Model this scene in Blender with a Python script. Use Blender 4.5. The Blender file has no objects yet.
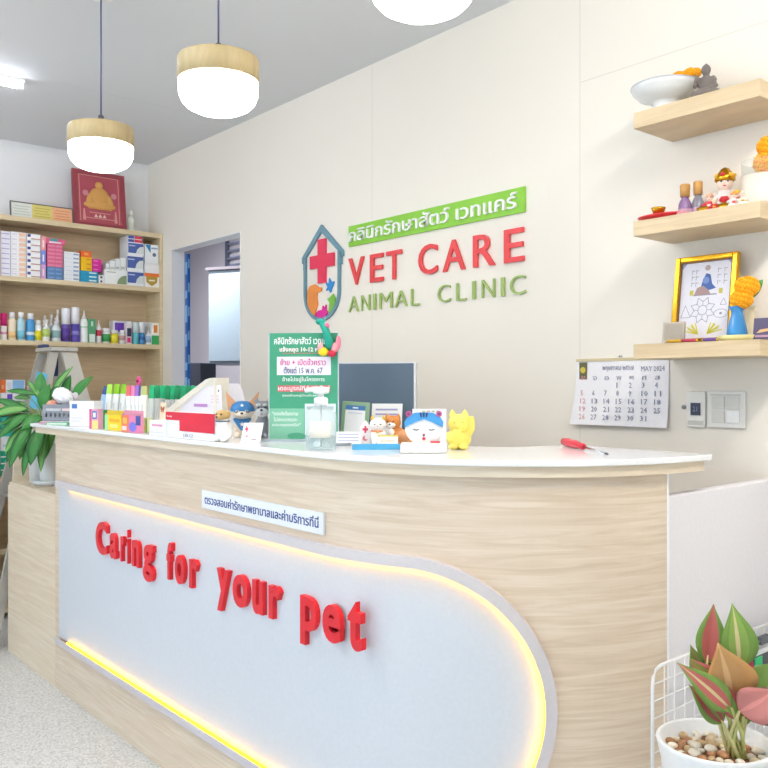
import bpy, bmesh, math, random
from mathutils import Vector, Matrix, Euler
PI = math.pi
sc = bpy.context.scene
COL = sc.collection
random.seed(7)

# ------------------------------------------------------------------ camera, world, daylight, exposure
F, CX, CY, EYE = 849.0, 384.0, 385.0, 1.35
SA, CA = 0.761, 0.649
cd = bpy.data.cameras.new('camera'); cam = bpy.data.objects.new('camera', cd); COL.objects.link(cam)
cam.location = (0, 0, EYE); cam.rotation_euler = (PI/2, 0, math.atan2(SA, CA))
cd.sensor_width = 36; cd.lens = F/768*36; cd.shift_y = 1/768; cd.clip_start = .02
sc.camera = cam
w = bpy.data.worlds.new('daylight'); sc.world = w; w.use_nodes = True
bg = w.node_tree.nodes['Background']; bg.inputs[0].default_value = (.72, .86, 1, 1); bg.inputs[1].default_value = .66

def area(name, loc, rot, sx, sy, power, color):
    l = bpy.data.lights.new(name, 'AREA'); l.shape = 'RECTANGLE'; l.size = sx; l.size_y = sy
    l.energy = power; l.color = color
    o = bpy.data.objects.new(name, l); COL.objects.link(o); o.location = loc; o.rotation_euler = rot
    return o
area('daylight_shopfront', (-1.6, -3.0, 1.45), (PI/2, 0, 0), 6.6, 2.4, 7, (.80, .90, 1))
area('fill_light_rear_room', (-6.3, 3.2, 2.84), (0, 0, 0), .10, 1.2, 30, (1, .97, .96))  # unseen light added so the back room doesn't go black
sc.view_settings.view_transform = 'Standard'; sc.view_settings.look = 'None'
sc.view_settings.exposure = 1.36; sc.view_settings.gamma = 1; sc.view_settings.use_curve_mapping = False

# ------------------------------------------------------------------ helpers
def ratio(u):
    l = (u-CX)/F
    return (-SA+CA*l)/(CA+SA*l)
def at(u, v, X=None, Y=None, Z=None):
    """the point of the place that lies on the plane X, Y or Z and shows at (u, v) of the photograph"""
    l = (u-CX)/F; d = Vector((-SA+CA*l, CA+SA*l, (CY-v)/F))
    t = X/d.x if X is not None else Y/d.y if Y is not None else (Z-EYE)/d.z
    return Vector((d.x*t, d.y*t, EYE+d.z*t))
def dep(p): return -SA*p[0]+CA*p[1]
def face_cam(p, f=1.0): return math.atan2(-p[0], p[1])*f*1.0

def lin(c):
    c = c.lstrip('#'); out = []
    for i in (0, 2, 4):
        x = int(c[i:i+2], 16)/255
        out.append(x/12.92 if x <= .04045 else ((x+.055)/1.055)**2.4)
    return (*out, 1)
_mats = {}
def rgb(c, rough=.5, metal=0.0, trans=0.0, emit=0.0, ior=1.45, alpha=1.0):
    k = (c, rough, metal, trans, emit, alpha)
    if k in _mats: return _mats[k]
    m = bpy.data.materials.new('paint_'+c.lstrip('#')); m.use_nodes = True
    nt = m.node_tree; b = nt.nodes['Principled BSDF']
    b.inputs['Roughness'].default_value = rough; b.inputs['Metallic'].default_value = metal
    b.inputs['Transmission Weight'].default_value = trans; b.inputs['IOR'].default_value = ior
    b.inputs['Alpha'].default_value = alpha
    col = lin(c)
    if emit:
        b.inputs['Base Color'].default_value = col
        b.inputs['Emission Color'].default_value = col; b.inputs['Emission Strength'].default_value = emit
    else:
        n = nt.nodes.new('ShaderNodeTexNoise'); n.inputs['Scale'].default_value = 90; n.inputs['Detail'].default_value = 2
        tc = nt.nodes.new('ShaderNodeTexCoord'); nt.links.new(tc.outputs['Object'], n.inputs['Vector'])
        r = nt.nodes.new('ShaderNodeValToRGB')
        r.color_ramp.elements[0].color = tuple(x*.95 for x in col[:3])+(1,)
        r.color_ramp.elements[1].color = tuple(min(1, x*1.04) for x in col[:3])+(1,)
        nt.links.new(n.outputs['Fac'], r.inputs['Fac']); nt.links.new(r.outputs['Color'], b.inputs['Base Color'])
    _mats[k] = m
    return m
def glass(c='ffffff', a=.25, rough=.05, edge=.35):
    k = ('glass', c, a, edge)
    if k in _mats: return _mats[k]
    m = bpy.data.materials.new('clear_glass'); m.use_nodes = True; nt = m.node_tree; nt.nodes.clear()
    o = nt.nodes.new('ShaderNodeOutputMaterial'); mx = nt.nodes.new('ShaderNodeMixShader')
    t = nt.nodes.new('ShaderNodeBsdfTransparent'); p = nt.nodes.new('ShaderNodeBsdfPrincipled')
    t.inputs[0].default_value = (.96, .98, .98, 1)
    p.inputs['Base Color'].default_value = lin(c); p.inputs['Roughness'].default_value = rough
    lw = nt.nodes.new('ShaderNodeLayerWeight'); lw.inputs[0].default_value = .35
    ma = nt.nodes.new('ShaderNodeMath'); ma.operation = 'MULTIPLY_ADD'; ma.inputs[1].default_value = edge; ma.inputs[2].default_value = a
    ma.use_clamp = True
    nt.links.new(lw.outputs['Facing'], ma.inputs[0]); nt.links.new(ma.outputs[0], mx.inputs[0])
    nt.links.new(t.outputs[0], mx.inputs[1]); nt.links.new(p.outputs[0], mx.inputs[2]); nt.links.new(mx.outputs[0], o.inputs[0])
    _mats[k] = m
    return m
def wood(name, c1, c2, rough=.45, scale=(1.2, 1.2, 26), c3=None):
    m = bpy.data.materials.new(name); m.use_nodes = True; nt = m.node_tree; b = nt.nodes['Principled BSDF']
    L = nt.links.new
    tc = nt.nodes.new('ShaderNodeTexCoord'); mp = nt.nodes.new('ShaderNodeMapping'); mp.inputs['Scale'].default_value = scale
    L(tc.outputs['Object'], mp.inputs['Vector'])
    w1 = nt.nodes.new('ShaderNodeTexNoise'); w1.inputs['Scale'].default_value = .8; w1.inputs['Detail'].default_value = 2
    L(mp.outputs[0], w1.inputs['Vector'])
    n = nt.nodes.new('ShaderNodeTexNoise'); n.inputs['Scale'].default_value = 2.2; n.inputs['Detail'].default_value = 7
    n.inputs['Roughness'].default_value = .58; n.inputs['Distortion'].default_value = 1.6
    L(mp.outputs[0], n.inputs['Vector'])
    ad = nt.nodes.new('ShaderNodeMix'); ad.data_type = 'FLOAT'; ad.inputs[0].default_value = .15
    L(n.outputs['Fac'], ad.inputs[2]); L(w1.outputs['Fac'], ad.inputs[3])
    r = nt.nodes.new('ShaderNodeValToRGB')
    r.color_ramp.elements[0].color = lin(c1); r.color_ramp.elements[0].position = .36
    r.color_ramp.elements[1].color = lin(c2); r.color_ramp.elements[1].position = .66
    if c3:
        e = r.color_ramp.elements.new(.47); e.color = lin(c3)
    L(ad.outputs[0], r.inputs['Fac']); L(r.outputs['Color'], b.inputs['Base Color'])
    b.inputs['Roughness'].default_value = rough
    return m

class MB:
    """collects shapes and links them as one mesh object; x right, y away, z up, fronts face -y"""
    def __init__(s): s.bm = bmesh.new(); s.m = []; s.M = Matrix()
    def mi(s, mat):
        if mat not in s.m: s.m.append(mat)
        return s.m.index(mat)
    def _done(s, n0v, n0f, mat, smooth):
        s.bm.verts.ensure_lookup_table(); s.bm.faces.ensure_lookup_table()
        i = s.mi(mat)
        for v in s.bm.verts[n0v:]: v.co = s.M @ v.co
        for f in s.bm.faces[n0f:]: f.material_index = i; f.smooth = smooth
    def poly(s, verts, faces, mat, smooth=False):
        a, b = len(s.bm.verts), len(s.bm.faces)
        vs = [s.bm.verts.new(v) for v in verts]
        for f in faces:
            try: s.bm.faces.new([vs[i] for i in f])
            except ValueError: pass
        s._done(a, b, mat, smooth); return s
    def box(s, c, d, mat, rot=(0, 0, 0), bev=0.0):
        M = Matrix.Translation(c) @ Euler(rot).to_matrix().to_4x4() @ Matrix.Diagonal((*d, 1))
        t = bmesh.new(); bmesh.ops.create_cube(t, size=1, matrix=M)
        if bev: bmesh.ops.bevel(t, geom=list(t.edges), offset=bev, segments=2, affect='EDGES', profile=.5)
        t.verts.index_update(); vs = [v.co.copy() for v in t.verts]; fs = [[v.index for v in f.verts] for f in t.faces]; t.free()
        return s.poly(vs, fs, mat)
    def bb(s, x0, x1, y0, y1, z0, z1, mat, bev=0.0):
        return s.box(((x0+x1)/2, (y0+y1)/2, (z0+z1)/2), (abs(x1-x0), abs(y1-y0), abs(z1-z0)), mat, bev=bev)
    def rect(s, x0, x1, z0, z1, y, mat, t=.0006): return s.bb(x0, x1, y-t, y, z0, z1, mat)
    def lathe(s, prof, mat, c=(0, 0, 0), n=24, smooth=True, sx=1, sy=1):
        a, b = len(s.bm.verts), len(s.bm.faces)
        rings = []
        for r, z in prof:
            if r < 1e-5: rings.append([s.bm.verts.new((c[0], c[1], c[2]+z))])
            else: rings.append([s.bm.verts.new((c[0]+r*sx*math.cos(2*PI*k/n), c[1]+r*sy*math.sin(2*PI*k/n), c[2]+z)) for k in range(n)])
        for p, q in zip(rings, rings[1:]):
            for k in range(n):
                k2 = (k+1) % n
                if len(p) == 1 and len(q) == 1: continue
                f = [p[0], q[k2], q[k]] if len(p) == 1 else [p[k], p[k2], q[0]] if len(q) == 1 else [p[k], p[k2], q[k2], q[k]]
                s.bm.faces.new(f)
        s._done(a, b, mat, smooth); return s
    def cyl(s, p0, p1, r, mat, n=14, r1=None, smooth=True):
        return s.tube([p0, p1], [r, r if r1 is None else r1], mat, n, smooth)
    def tube(s, pts, r, mat, n=8, smooth=True, closed=False):
        a, b = len(s.bm.verts), len(s.bm.faces)
        pts = [Vector(p) for p in pts]; N = len(pts)
        rr = r if isinstance(r, (list, tuple)) else [r]*N
        rings = []; up = Vector((.123, .456, .88))
        for i, p in enumerate(pts):
            if closed: t = pts[(i+1) % N]-pts[i-1]
            else: t = pts[min(i+1, N-1)]-pts[max(i-1, 0)]
            t.normalize(); x = up.cross(t)
            if x.length < 1e-4: x = Vector((1, 0, 0)).cross(t)
            x.normalize(); y = t.cross(x)
            rings.append([s.bm.verts.new(p+(x*math.cos(2*PI*k/n)+y*math.sin(2*PI*k/n))*rr[i]) for k in range(n)])
        pairs = list(zip(rings, rings[1:]))
        if closed: pairs.append((rings[-1], rings[0]))
        for p, q in pairs:
            for k in range(n): s.bm.faces.new([p[k], p[(k+1) % n], q[(k+1) % n], q[k]])
        if not closed:
            s.bm.faces.new(rings[0][::-1]); s.bm.faces.new(rings[-1])
        s._done(a, b, mat, smooth); return s
    def ball(s, c, r, mat, n=16, rot=None, jag=0.0):
        a, b = len(s.bm.verts), len(s.bm.faces)
        if not isinstance(r, (tuple, list)): r = (r, r, r)
        M = Matrix.Translation(c) @ (Euler(rot).to_matrix().to_4x4() if rot else Matrix()) @ Matrix.Diagonal((*r, 1))
        res = bmesh.ops.create_uvsphere(s.bm, u_segments=n, v_segments=max(6, int(n*.65)), radius=1, matrix=M)
        if jag:
            for v in res['verts']: v.co += (v.co-Vector(c))*random.uniform(-jag, jag)
        s._done(a, b, mat, not jag); return s
    def prism(s, pts, y0, y1, mat):
        """outline (x, z) with its front at y0 and its back at y1"""
        n = len(pts); ar = sum(pts[i][0]*pts[(i+1) % n][1]-pts[(i+1) % n][0]*pts[i][1] for i in range(n))
        if ar < 0: pts = pts[::-1]
        V = [(x, y0, z) for x, z in pts]+[(x, y1, z) for x, z in pts]
        Fs = [list(range(n)), list(range(2*n-1, n-1, -1))]+[[i, i+n, (i+1) % n+n, (i+1) % n] for i in range(n)]
        return s.poly(V, Fs, mat)
    def disc(s, x, z, r, y, mat, n=20, t=.0006, rz=None):
        return s.prism([(x+r*math.cos(2*PI*k/n), z+(rz or r)*math.sin(2*PI*k/n)) for k in range(n)], y-t, y, mat)
    def line(s, pts, wd, y, mat, t=.0006):
        for (x0, z0), (x1, z1) in zip(pts, pts[1:]):
            dx, dz = x1-x0, z1-z0; l = math.hypot(dx, dz) or 1; nx, nz = -dz/l*wd/2, dx/l*wd/2
            s.prism([(x0+nx, z0+nz), (x0-nx, z0-nz), (x1-nx, z1-nz), (x1+nx, z1+nz)], y-t, y, mat)
        return s
    def text(s, body, x0, x1, z0, z1, y, mat, t=.0008, bold=.0, res=2):
        c = bpy.data.curves.new('lettering', 'FONT'); c.body = body; c.size = 1; c.offset = bold
        c.resolution_u = res; c.extrude = .5; c.fill_mode = 'BOTH'
        o = bpy.data.objects.new('lettering', c)
        me = o.to_mesh()
        co = [v.co.copy() for v in me.vertices]; fs = [list(p.vertices) for p in me.polygons]
        o.to_mesh_clear(); bpy.data.objects.remove(o); bpy.data.curves.remove(c)
        ax, bx = min(v.x for v in co), max(v.x for v in co); ay, by = min(v.y for v in co), max(v.y for v in co)
        if x1 is None: x1 = x0+(bx-ax)*(z1-z0)/(by-ay)
        V = [(x0+(v.x-ax)/(bx-ax)*(x1-x0), y-t/2-v.z*t, z0+(v.y-ay)/(by-ay)*(z1-z0)) for v in co]
        return s.poly(V, fs, mat)
    def leaf(s, p0, p1, wd, nrm, c1, c2, bow=.1, fold=.15, n=9, tipw=.8, rib=None, pw=.8):
        p0, p1, nrm = Vector(p0), Vector(p1), Vector(nrm).normalized()
        ax = p1-p0; L = ax.length; ax.normalize(); side = ax.cross(nrm).normalized(); nn = side.cross(ax).normalized()
        cols = (-1, -.55, -.12, .12, .55, 1); V = []; Fs = []; A = []
        for i in range(n+1):
            t = i/n; wv = wd/2*(math.sin(PI*t**tipw)**pw if 0 < t < 1 else .02)
            c = p0+ax*L*t+nn*L*bow*math.sin(PI*t)
            for q in cols: V.append(c+side*wv*q+nn*(abs(q)*wv*fold*2))
        for i in range(n):
            for k in range(5):
                Fs.append([i*6+k, i*6+k+1, (i+1)*6+k+1, (i+1)*6+k]); A.append(0 if k in (0, 4) else 2 if k == 2 else 1)
        for z, mt in ((0, c1), (1, c2), (2, rib or c2)):
            s.poly(V, [f for f, a in zip(Fs, A) if a == z], mt, True)
        return s
    def obj(s, name, parent=None, loc=None, rz=None, sub=0, remesh=0.0, bevel=0.0, solid=0.0):
        bmesh.ops.remove_doubles(s.bm, verts=[v for v in s.bm.verts if v.is_boundary], dist=1e-5) if s.bm.verts else None
        loose = [v for v in s.bm.verts if not v.link_faces]
        if loose: bmesh.ops.delete(s.bm, geom=loose, context='VERTS')
        me = bpy.data.meshes.new(name); s.bm.to_mesh(me); s.bm.free()
        for m in s.m: me.materials.append(m)
        o = bpy.data.objects.new(name, me); COL.objects.link(o)
        if parent: o.parent = parent
        if loc is not None: o.location = loc
        if rz is not None: o.rotation_euler = (0, 0, rz)
        if remesh:
            md = o.modifiers.new('fuse', 'REMESH'); md.mode = 'VOXEL'; md.voxel_size = remesh; md.use_smooth_shade = True
            md = o.modifiers.new('soften', 'SMOOTH'); md.iterations = 4; md.factor = .5
        if sub:
            md = o.modifiers.new('subdivide', 'SUBSURF'); md.levels = sub; md.render_levels = sub
        if solid:
            md = o.modifiers.new('thickness', 'SOLIDIFY'); md.thickness = solid; md.offset = 0
        return o

def tag(o, label, cat, group=None, kind=None):
    o['label'] = label; o['category'] = cat
    n = len(label.split())
    if not 4 <= n <= 16: print('LABEL LENGTH', n, label)
    if group: o['group'] = group
    if kind: o['kind'] = kind
    return o
def thing(name, label, cat, loc=(0, 0, 0), rz=0, group=None):
    o = bpy.data.objects.new(name, None); COL.objects.link(o); o.empty_display_size = .05
    o.location = loc; o.rotation_euler = (0, 0, rz)
    return tag(o, label, cat, group)
def scaled(b, s):
    for v in b.bm.verts: v.co *= s
    return b
def struct(o): o['kind'] = 'structure'; return o
def copy_tree(o, parent=None):
    c = o.copy(); COL.objects.link(c)
    if parent: c.parent = parent
    for ch in [x for x in bpy.data.objects if x.parent == o]: copy_tree(ch, c)
    return c

# ------------------------------------------------------------------ surfaces
YW, XE, HC = 2.5, -5.38, 2.83           # back wall, end wall, ceiling height
WOOD = wood('pale_ash_laminate', '#d5c1a7', '#e8d9c5', .42, (1.2, 1.2, 26), '#ddcab2')
WOODL = wood('light_ash_laminate', '#e0ccb0', '#eee0c9', .45, (1.0, 1.0, 20))
WOODS = wood('bookcase_laminate', '#c6ad8a', '#d9c3a0', .5, (1.0, 1.0, 22))
WOODE = wood('bookcase_edge', '#d5c19a', '#e4d3b0', .5, (1.0, 1.0, 20))
WOODF = wood('floating_shelf_laminate', '#c9b28d', '#dbc7a3', .45, (1.2, 1.2, 18))
WOODP = wood('lamp_wood', '#b09b70', '#c9b68a', .45, (5, 5, 1.2))
STONE = rgb('#f7f7f7', .12)
WHITE = rgb('#f4f4f4', .4); WHITE2 = rgb('#e9eaec', .35); PAPER = rgb('#f3f1f4', .8)
INK = rgb('#3a3c4a', .7); GREY = rgb('#9a9ca4', .6); DGREY = rgb('#4a4d55', .5); BLACK = rgb('#22242a', .4)
CHROME = rgb('#c8ccd2', .2, 1.0); GOLD = rgb('#d6a02a', .22, .9); GOLDP = rgb('#e8b93a', .4)
RED = rgb('#e2313b', .4); TEAL = rgb('#0f9a84', .5)
def wall_mat(name, c, seams=(), zs=(), axis=0, zfrom=None):
    m = bpy.data.materials.new(name); m.use_nodes = True; nt = m.node_tree; b = nt.nodes['Principled BSDF']; L = nt.links.new
    b.inputs['Roughness'].default_value = .7
    tc = nt.nodes.new('ShaderNodeTexCoord'); sp = nt.nodes.new('ShaderNodeSeparateXYZ'); L(tc.outputs['Object'], sp.inputs[0])
    prev = None
    for ch, lst in ((axis, seams), (2, zs)):
        for x in lst:
            q = nt.nodes.new('ShaderNodeMath'); q.operation = 'COMPARE'; q.inputs[1].default_value = x; q.inputs[2].default_value = .0014
            L(sp.outputs[ch], q.inputs[0])
            if ch == 2 and zfrom is not None:      # this joint only runs right of zfrom
                g = nt.nodes.new('ShaderNodeMath'); g.operation = 'GREATER_THAN'; g.inputs[1].default_value = zfrom; L(sp.outputs[0], g.inputs[0])
                h = nt.nodes.new('ShaderNodeMath'); h.operation = 'MULTIPLY'; L(q.outputs[0], h.inputs[0]); L(g.outputs[0], h.inputs[1]); q = h
            if prev:
                mx = nt.nodes.new('ShaderNodeMath'); mx.operation = 'MAXIMUM'; L(prev.outputs[0], mx.inputs[0]); L(q.outputs[0], mx.inputs[1]); prev = mx
            else: prev = q
    col = nt.nodes.new('ShaderNodeMix'); col.data_type = 'RGBA'
    n = nt.nodes.new('ShaderNodeTexNoise'); n.inputs['Scale'].default_value = 3; L(tc.outputs['Object'], n.inputs['Vector'])
    rp = nt.nodes.new('ShaderNodeValToRGB'); k = lin(c)
    rp.color_ramp.elements[0].color = tuple(x*.98 for x in k[:3])+(1,); rp.color_ramp.elements[1].color = k
    L(n.outputs['Fac'], rp.inputs['Fac']); L(rp.outputs['Color'], col.inputs[6])
    col.inputs[7].default_value = tuple(x*.80 for x in k[:3])+(1,)
    if prev: L(prev.outputs[0], col.inputs[0])
    else: col.inputs[0].default_value = 0
    L(col.outputs[2], b.inputs['Base Color'])
    return m
WALL = wall_mat('painted_board_wall', '#f3ece0', (-3.016, -1.853, -.69, .47), (2.43,), 0, -1.853)
WALL2 = wall_mat('painted_end_wall', '#e9eaec')
CEIL = wall_mat('painted_ceiling', '#e3e5e8', (-4.2, -1.8), ())
WALLR = wall_mat('grey_back_room', '#b3b2ba')
def terrazzo():
    m = bpy.data.materials.new('speckled_terrazzo'); m.use_nodes = True; nt = m.node_tree; b = nt.nodes['Principled BSDF']; L = nt.links.new
    tc = nt.nodes.new('ShaderNodeTexCoord'); n = nt.nodes.new('ShaderNodeTexNoise'); n.inputs['Scale'].default_value = 110; n.inputs['Detail'].default_value = 3
    L(tc.outputs['Object'], n.inputs['Vector'])
    v = nt.nodes.new('ShaderNodeTexVoronoi'); v.inputs['Scale'].default_value = 160; L(tc.outputs['Object'], v.inputs['Vector'])
    mx = nt.nodes.new('ShaderNodeMix'); mx.data_type = 'FLOAT'; mx.inputs[0].default_value = .4
    L(n.outputs['Fac'], mx.inputs[2]); L(v.outputs['Color'], mx.inputs[3])
    r = nt.nodes.new('ShaderNodeValToRGB'); r.color_ramp.elements[0].position = .3; r.color_ramp.elements[1].position = .62
    r.color_ramp.elements[0].color = lin('#b4b6b4'); r.color_ramp.elements[1].color = lin('#e6e7e5')
    L(mx.outputs[0], r.inputs['Fac']); L(r.outputs['Color'], b.inputs['Base Color']); b.inputs['Roughness'].default_value = .35
    return m
TERR = terrazzo()

# ------------------------------------------------------------------ the room
X1, Y0 = 2.2, -3.2
b = MB(); b.bb(XE-.1, X1+.1, Y0, 4.3, -.08, 0, TERR); struct(b.obj('floor'))
b = MB(); b.bb(XE-.1, X1+.1, Y0, YW+.1, HC, HC+.08, CEIL); struct(b.obj('ceiling'))
DX0, DX1, DZ = ratio(172)*YW, ratio(240.6)*YW, 2.217
b = MB()
b.bb(XE-.1, DX0, YW, YW+.08, 0, HC, WALL); b.bb(DX1, X1+.1, YW, YW+.08, 0, HC, WALL); b.bb(DX0, DX1, YW, YW+.08, DZ, HC, WALL)
struct(b.obj('wall_back'))
b = MB(); b.bb(XE-.1, XE, Y0, YW, 0, HC, WALL2); struct(b.obj('wall_left'))
b = MB(); b.bb(X1, X1+.1, Y0, YW, 0, HC, WALL2); struct(b.obj('wall_right'))
b = MB(); b.bb(XE-3.0, -2.9, 4.2, 4.3, 0, 2.9, WALLR); struct(b.obj('wall_rear'))
b = MB(); b.bb(-3.0, -2.9, YW+.08, 4.2, 0, 2.9, WALLR); struct(b.obj('wall_rear_right'))
b = MB(); b.bb(XE-3.1, XE-3.0, YW+.08, 4.3, 0, 2.9, WALLR); struct(b.obj('wall_rear_left'))
b = MB(); b.bb(XE-3.1, -2.9, YW+.08, 4.3, 2.9, 2.98, WALLR); struct(b.obj('ceiling_rear'))
b = MB(); b.bb(XE-3.1, XE-.1, YW, 4.3, -.08, 0, TERR); struct(b.obj('floor_rear'))
b = MB(); b.bb(XE-3.1, XE-.1, YW-.0, YW+.08, 0, 2.98, WALLR); struct(b.obj('wall_rear_front'))
b = MB(); t = .016                        # white lining of the doorway
b.bb(DX0, DX0+.004, YW-.003, YW+.084, 0, DZ, WHITE2); b.bb(DX1-.004, DX1, YW-.003, YW+.084, 0, DZ, WHITE2); b.bb(DX0+.004, DX1-.004, YW-.003, YW+.084, DZ-.004, DZ, WHITE2)
struct(b.obj('trim_1'))
b = MB(); BL = rgb('#1f5fae', .4); BLL = rgb('#7fb4e2', .4)   # blue film still stuck on the frame behind the doorway
fx = DX0+.006
b.bb(fx, fx+.03, YW+.09, YW+.11, 0, DZ-.02, BL)
for k in range(14): b.bb(fx+.001, fx+.029, YW+.0892, YW+.09, .05+k*.155, .05+k*.155+.05+.03*(k % 3), BLL)
for k in range(14): b.bb(fx+.03, fx+.0306, YW+.095, YW+.105, .09+k*.155, .09+k*.155+.06, BLL)
o = struct(b.obj('trim_2'))
# shopfront frame behind the camera, its glazing open to daylight
FR = rgb('#d8dadc', .4)
b = MB()
for x in (XE+.05, -3.4, -1.5, .4, X1-.05): b.bb(x-.05, x+.05, Y0-.06, Y0, 0, HC, FR)
b.bb(XE, X1, Y0-.06, Y0, 2.6, HC, FR); struct(b.obj('window_1'))
# ------------------------------------------------------------------ pendant lamps
def pendant(X, Y, zb, label):
    t = thing('pendant_lamp', label, 'pendant lamp', (X, Y, zb), 0, 'row of pendant lamps over the counter')
    g = rgb('#fffaf3', .35, emit=5.6); K = .783
    scaled(MB().lathe([(0, 0), (.05, .002), (.09, .010), (.12, .025), (.138, .044), (.1475, .068), (.1495, .09), (.1495, .118), (0, .118)], g, n=48), K).obj('glass_diffuser', t)
    scaled(MB().lathe([(.1500, .1180), (.153, .1180), (.153, .199), (.150, .205), (.03, .207), (0, .207)], WOODP, n=48), K).obj('wood_collar', t)
    scaled(MB().lathe([(.024, .2065), (.024, .212), (.015, .217), (.013, .262), (.005, .268), (0, .268)], DGREY, n=16), K).obj('cord_grip', t)
    MB().cyl((0, 0, .208), (0, 0, HC-zb-.02), .003, rgb('#5a6286', .6), 8).obj('cord', t)
    MB().lathe([(0, HC-zb-.025), (.045, HC-zb-.022), (.05, HC-zb), (0, HC-zb)], WHITE, n=24).obj('ceiling_rose', t)
LZ = 2.17
for u, v, wpx, lab in ((101, 170.5, 66, 'wood-collared pendant lamp hanging farthest left, in front of the bookcase'), (218.5, 113.5, 81, 'wood-collared pendant lamp in the middle of the row of three'),
                       (422.5, 14.5, 105.5, 'nearest pendant lamp, glowing white shade cut by the top of the photo')):
    q = at(u, v, Y=1.262); pendant(q.x, 1.262, q.z, lab)
def tube_light(label, X, Y, power, col):
    t = thing('tube_light', label, 'tube light', (X, Y, HC))
    MB().bb(-.025, .025, -1.2, 0, -.014, 0, WHITE).obj('housing', t)
    MB().tube([(0, -.01, -.030), (0, -1.19, -.030)], .014, rgb(col, .4, emit=power), 12).obj('tube', t)
    MB().bb(-.012, .012, -.03, -.0, -.046, -.0141, WHITE).obj('end_cap', t); MB().bb(-.012, .012, -1.2, -1.17, -.046, -.0141, WHITE).obj('end_cap', t)
tube_light('slim white glowing tube light fixed on the ceiling at far left', -4.28, 1.345, 13, '#f0f4ff')
for k, (x, y, pw, col) in enumerate(((-2.45, .35, 48, '#fffaf4'), (-.15, 1.85, 54, '#fff7ec'))):      # unseen tubes added to brighten the ceiling and the room
    b = MB(); b.tube([(x, y, HC-.06), (x, y-1.2, HC-.06)], .017, rgb(col, .4, emit=pw), 12); b.bb(x-.025, x+.025, y-1.2, y, HC-.014, HC-.0005, WHITE)
    for yy in (y-.02, y-1.18): b.bb(x-.012, x+.012, yy-.01, yy+.01, HC-.05, HC-.014, WHITE)
    struct(b.obj('fill_tube'))
# ------------------------------------------------------------------ bookcase along the end wall
XF = -5.155; BY0 = .75
ST = (2.336, 1.983, 1.612, 1.235, .815)       # tops of the boards
t = thing('bookcase', 'pale wooden open bookcase along the far end wall, full of boxes and bottles', 'bookcase', (0, 0, 0))
MB().bb(XE+.002, XE+.014, BY0, YW-.022, 0, 2.31, WOODS).obj('back_panel', t)
for y in (YW-.022, 1.47, BY0-.02):
    MB().bb(XE+.002, XF, y, y+.02, 0, 2.307, WOODE if y > 2 else WOODS).obj('side_panel', t)
for z in ST[1:]+(.40, .06):
    for (ya, yb) in ((BY0, 1.47), (1.49, YW-.022)):
        MB().bb(XE+.014, XF-.001, ya, yb, z-.028, z, WOODE).obj('shelf', t)
MB().bb(XE+.002, XF, BY0-.02, YW-.002, 2.307, ST[0], WOODE).obj('top_board', t)

R90 = PI/2
ST = tuple(z+.0006 for z in ST)               # things stand on the boards
def srect(u0, u1, vt, vb, z, X):
    """width, height and left end on the plane X of a thing seen between u0 and u1"""
    y0, y1 = X/ratio(u0), X/ratio(u1); p = at((u0+u1)/2, vt, X=X)
    return y0, y1-y0, p.z-z
def carton(label, loc, w, h, d, base, marks=(), rz=0, group=None, name='carton', cat='box', left=None, top=None):
    b = MB(); b.bb(0, w, 0, d, 0, h, base)
    for k, (fx0, fx1, fz0, fz1, m) in enumerate(marks): b.rect(fx0*w, fx1*w, fz0*h, fz1*h, -.0004*k, m)
    if left: b.bb(-.0006, 0, 0, d, 0, h, left)
    if top: b.bb(0, w, 0, d, h, h+.0006, top)
    return tag(b.obj(name, None, loc, rz), label, cat, group)
ORD = ('topmost', 'second from the top', 'third from the top', 'fourth from the top', 'fifth from the top', 'sixth from the top',
       'seventh from the top', 'eighth from the top', 'lowest')
def pile(n, u0, u1, vt, vb, zi, d, base, marks, what, where, group, X=XF-.012, left=None, z=None, gap=.0008):
    z = ST[zi] if z is None else z
    y, w, h = srect(u0, u1, vt, vb, z, X); hh = h/n
    for k in range(n):
        mk = marks(k) if callable(marks) else marks; bs = base(k) if callable(base) else base
        o = 'lowest' if k == n-1 else ORD[k]
        carton(f'{what}, {o} {where}', (X, y+.001, z+(n-1-k)*hh), w-.002, hh-gap, d, bs, mk, R90, group, left=left)
    return z+h
C = rgb
LAV, PCH, NAVY, BRN = C('#b9b4d6'), C('#f3c9ac'), C('#3d3f92'), C('#b98f86')
PINK, BLUE, PURP, ORNG, YEL, MAG, CYAN = C('#e0668e'), C('#5a8fd0'), C('#5a35a0'), C('#f08030'), C('#f6c21c'), C('#d8229a'), C('#1f9cc4')
GRN, LIME, LBL, SLATE = C('#2f9e58'), C('#a6d62c'), C('#9fd0ea'), C('#6c7fa6')
G2 = 'medicine boxes on the second bookcase shelf'
pile(9, .5, 10.5, 231, 276, 1, .12, C('#eceaf4'), [(.1, .9, .35, .6, LAV)], 'white box with lilac print', 'in the leftmost stack', G2)
pile(9, 10.8, 26, 232, 277.5, 1, .12, C('#f4f2f4'), [(.55, .98, .15, .85, PCH), (.06, .4, .4, .6, C('#d8d6e4'))], 'white box with peach right end', 'of its stack', G2)
pile(7, 26.6, 40.6, 234, 279, 1, .12, C('#f6f4f4'), [(.05, .28, .5, .92, NAVY), (.32, .98, .12, .3, BRN)], 'white box with navy dot and brown stripe', 'of its stack', G2)
pile(3, 41.1, 46, 236, 279.5, 1, .10, lambda k: (C('#f0a0a6'), C('#7e92dc'), C('#d9a4d4'))[k], [(.3, .6, .2, .7, C('#f6e8ee'))], 'narrow upright pastel box, the', 'of three beside the pink boxes', G2)
zt = pile(3, 47, 63, 267, 280, 1, .12, C('#5d86b8'), [(.08, .45, .3, .6, C('#86a8d2')), (.55, .92, .3, .6, C('#86a8d2'))], 'slate blue box under the pink boxes', 'of the blue ones', G2)
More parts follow.
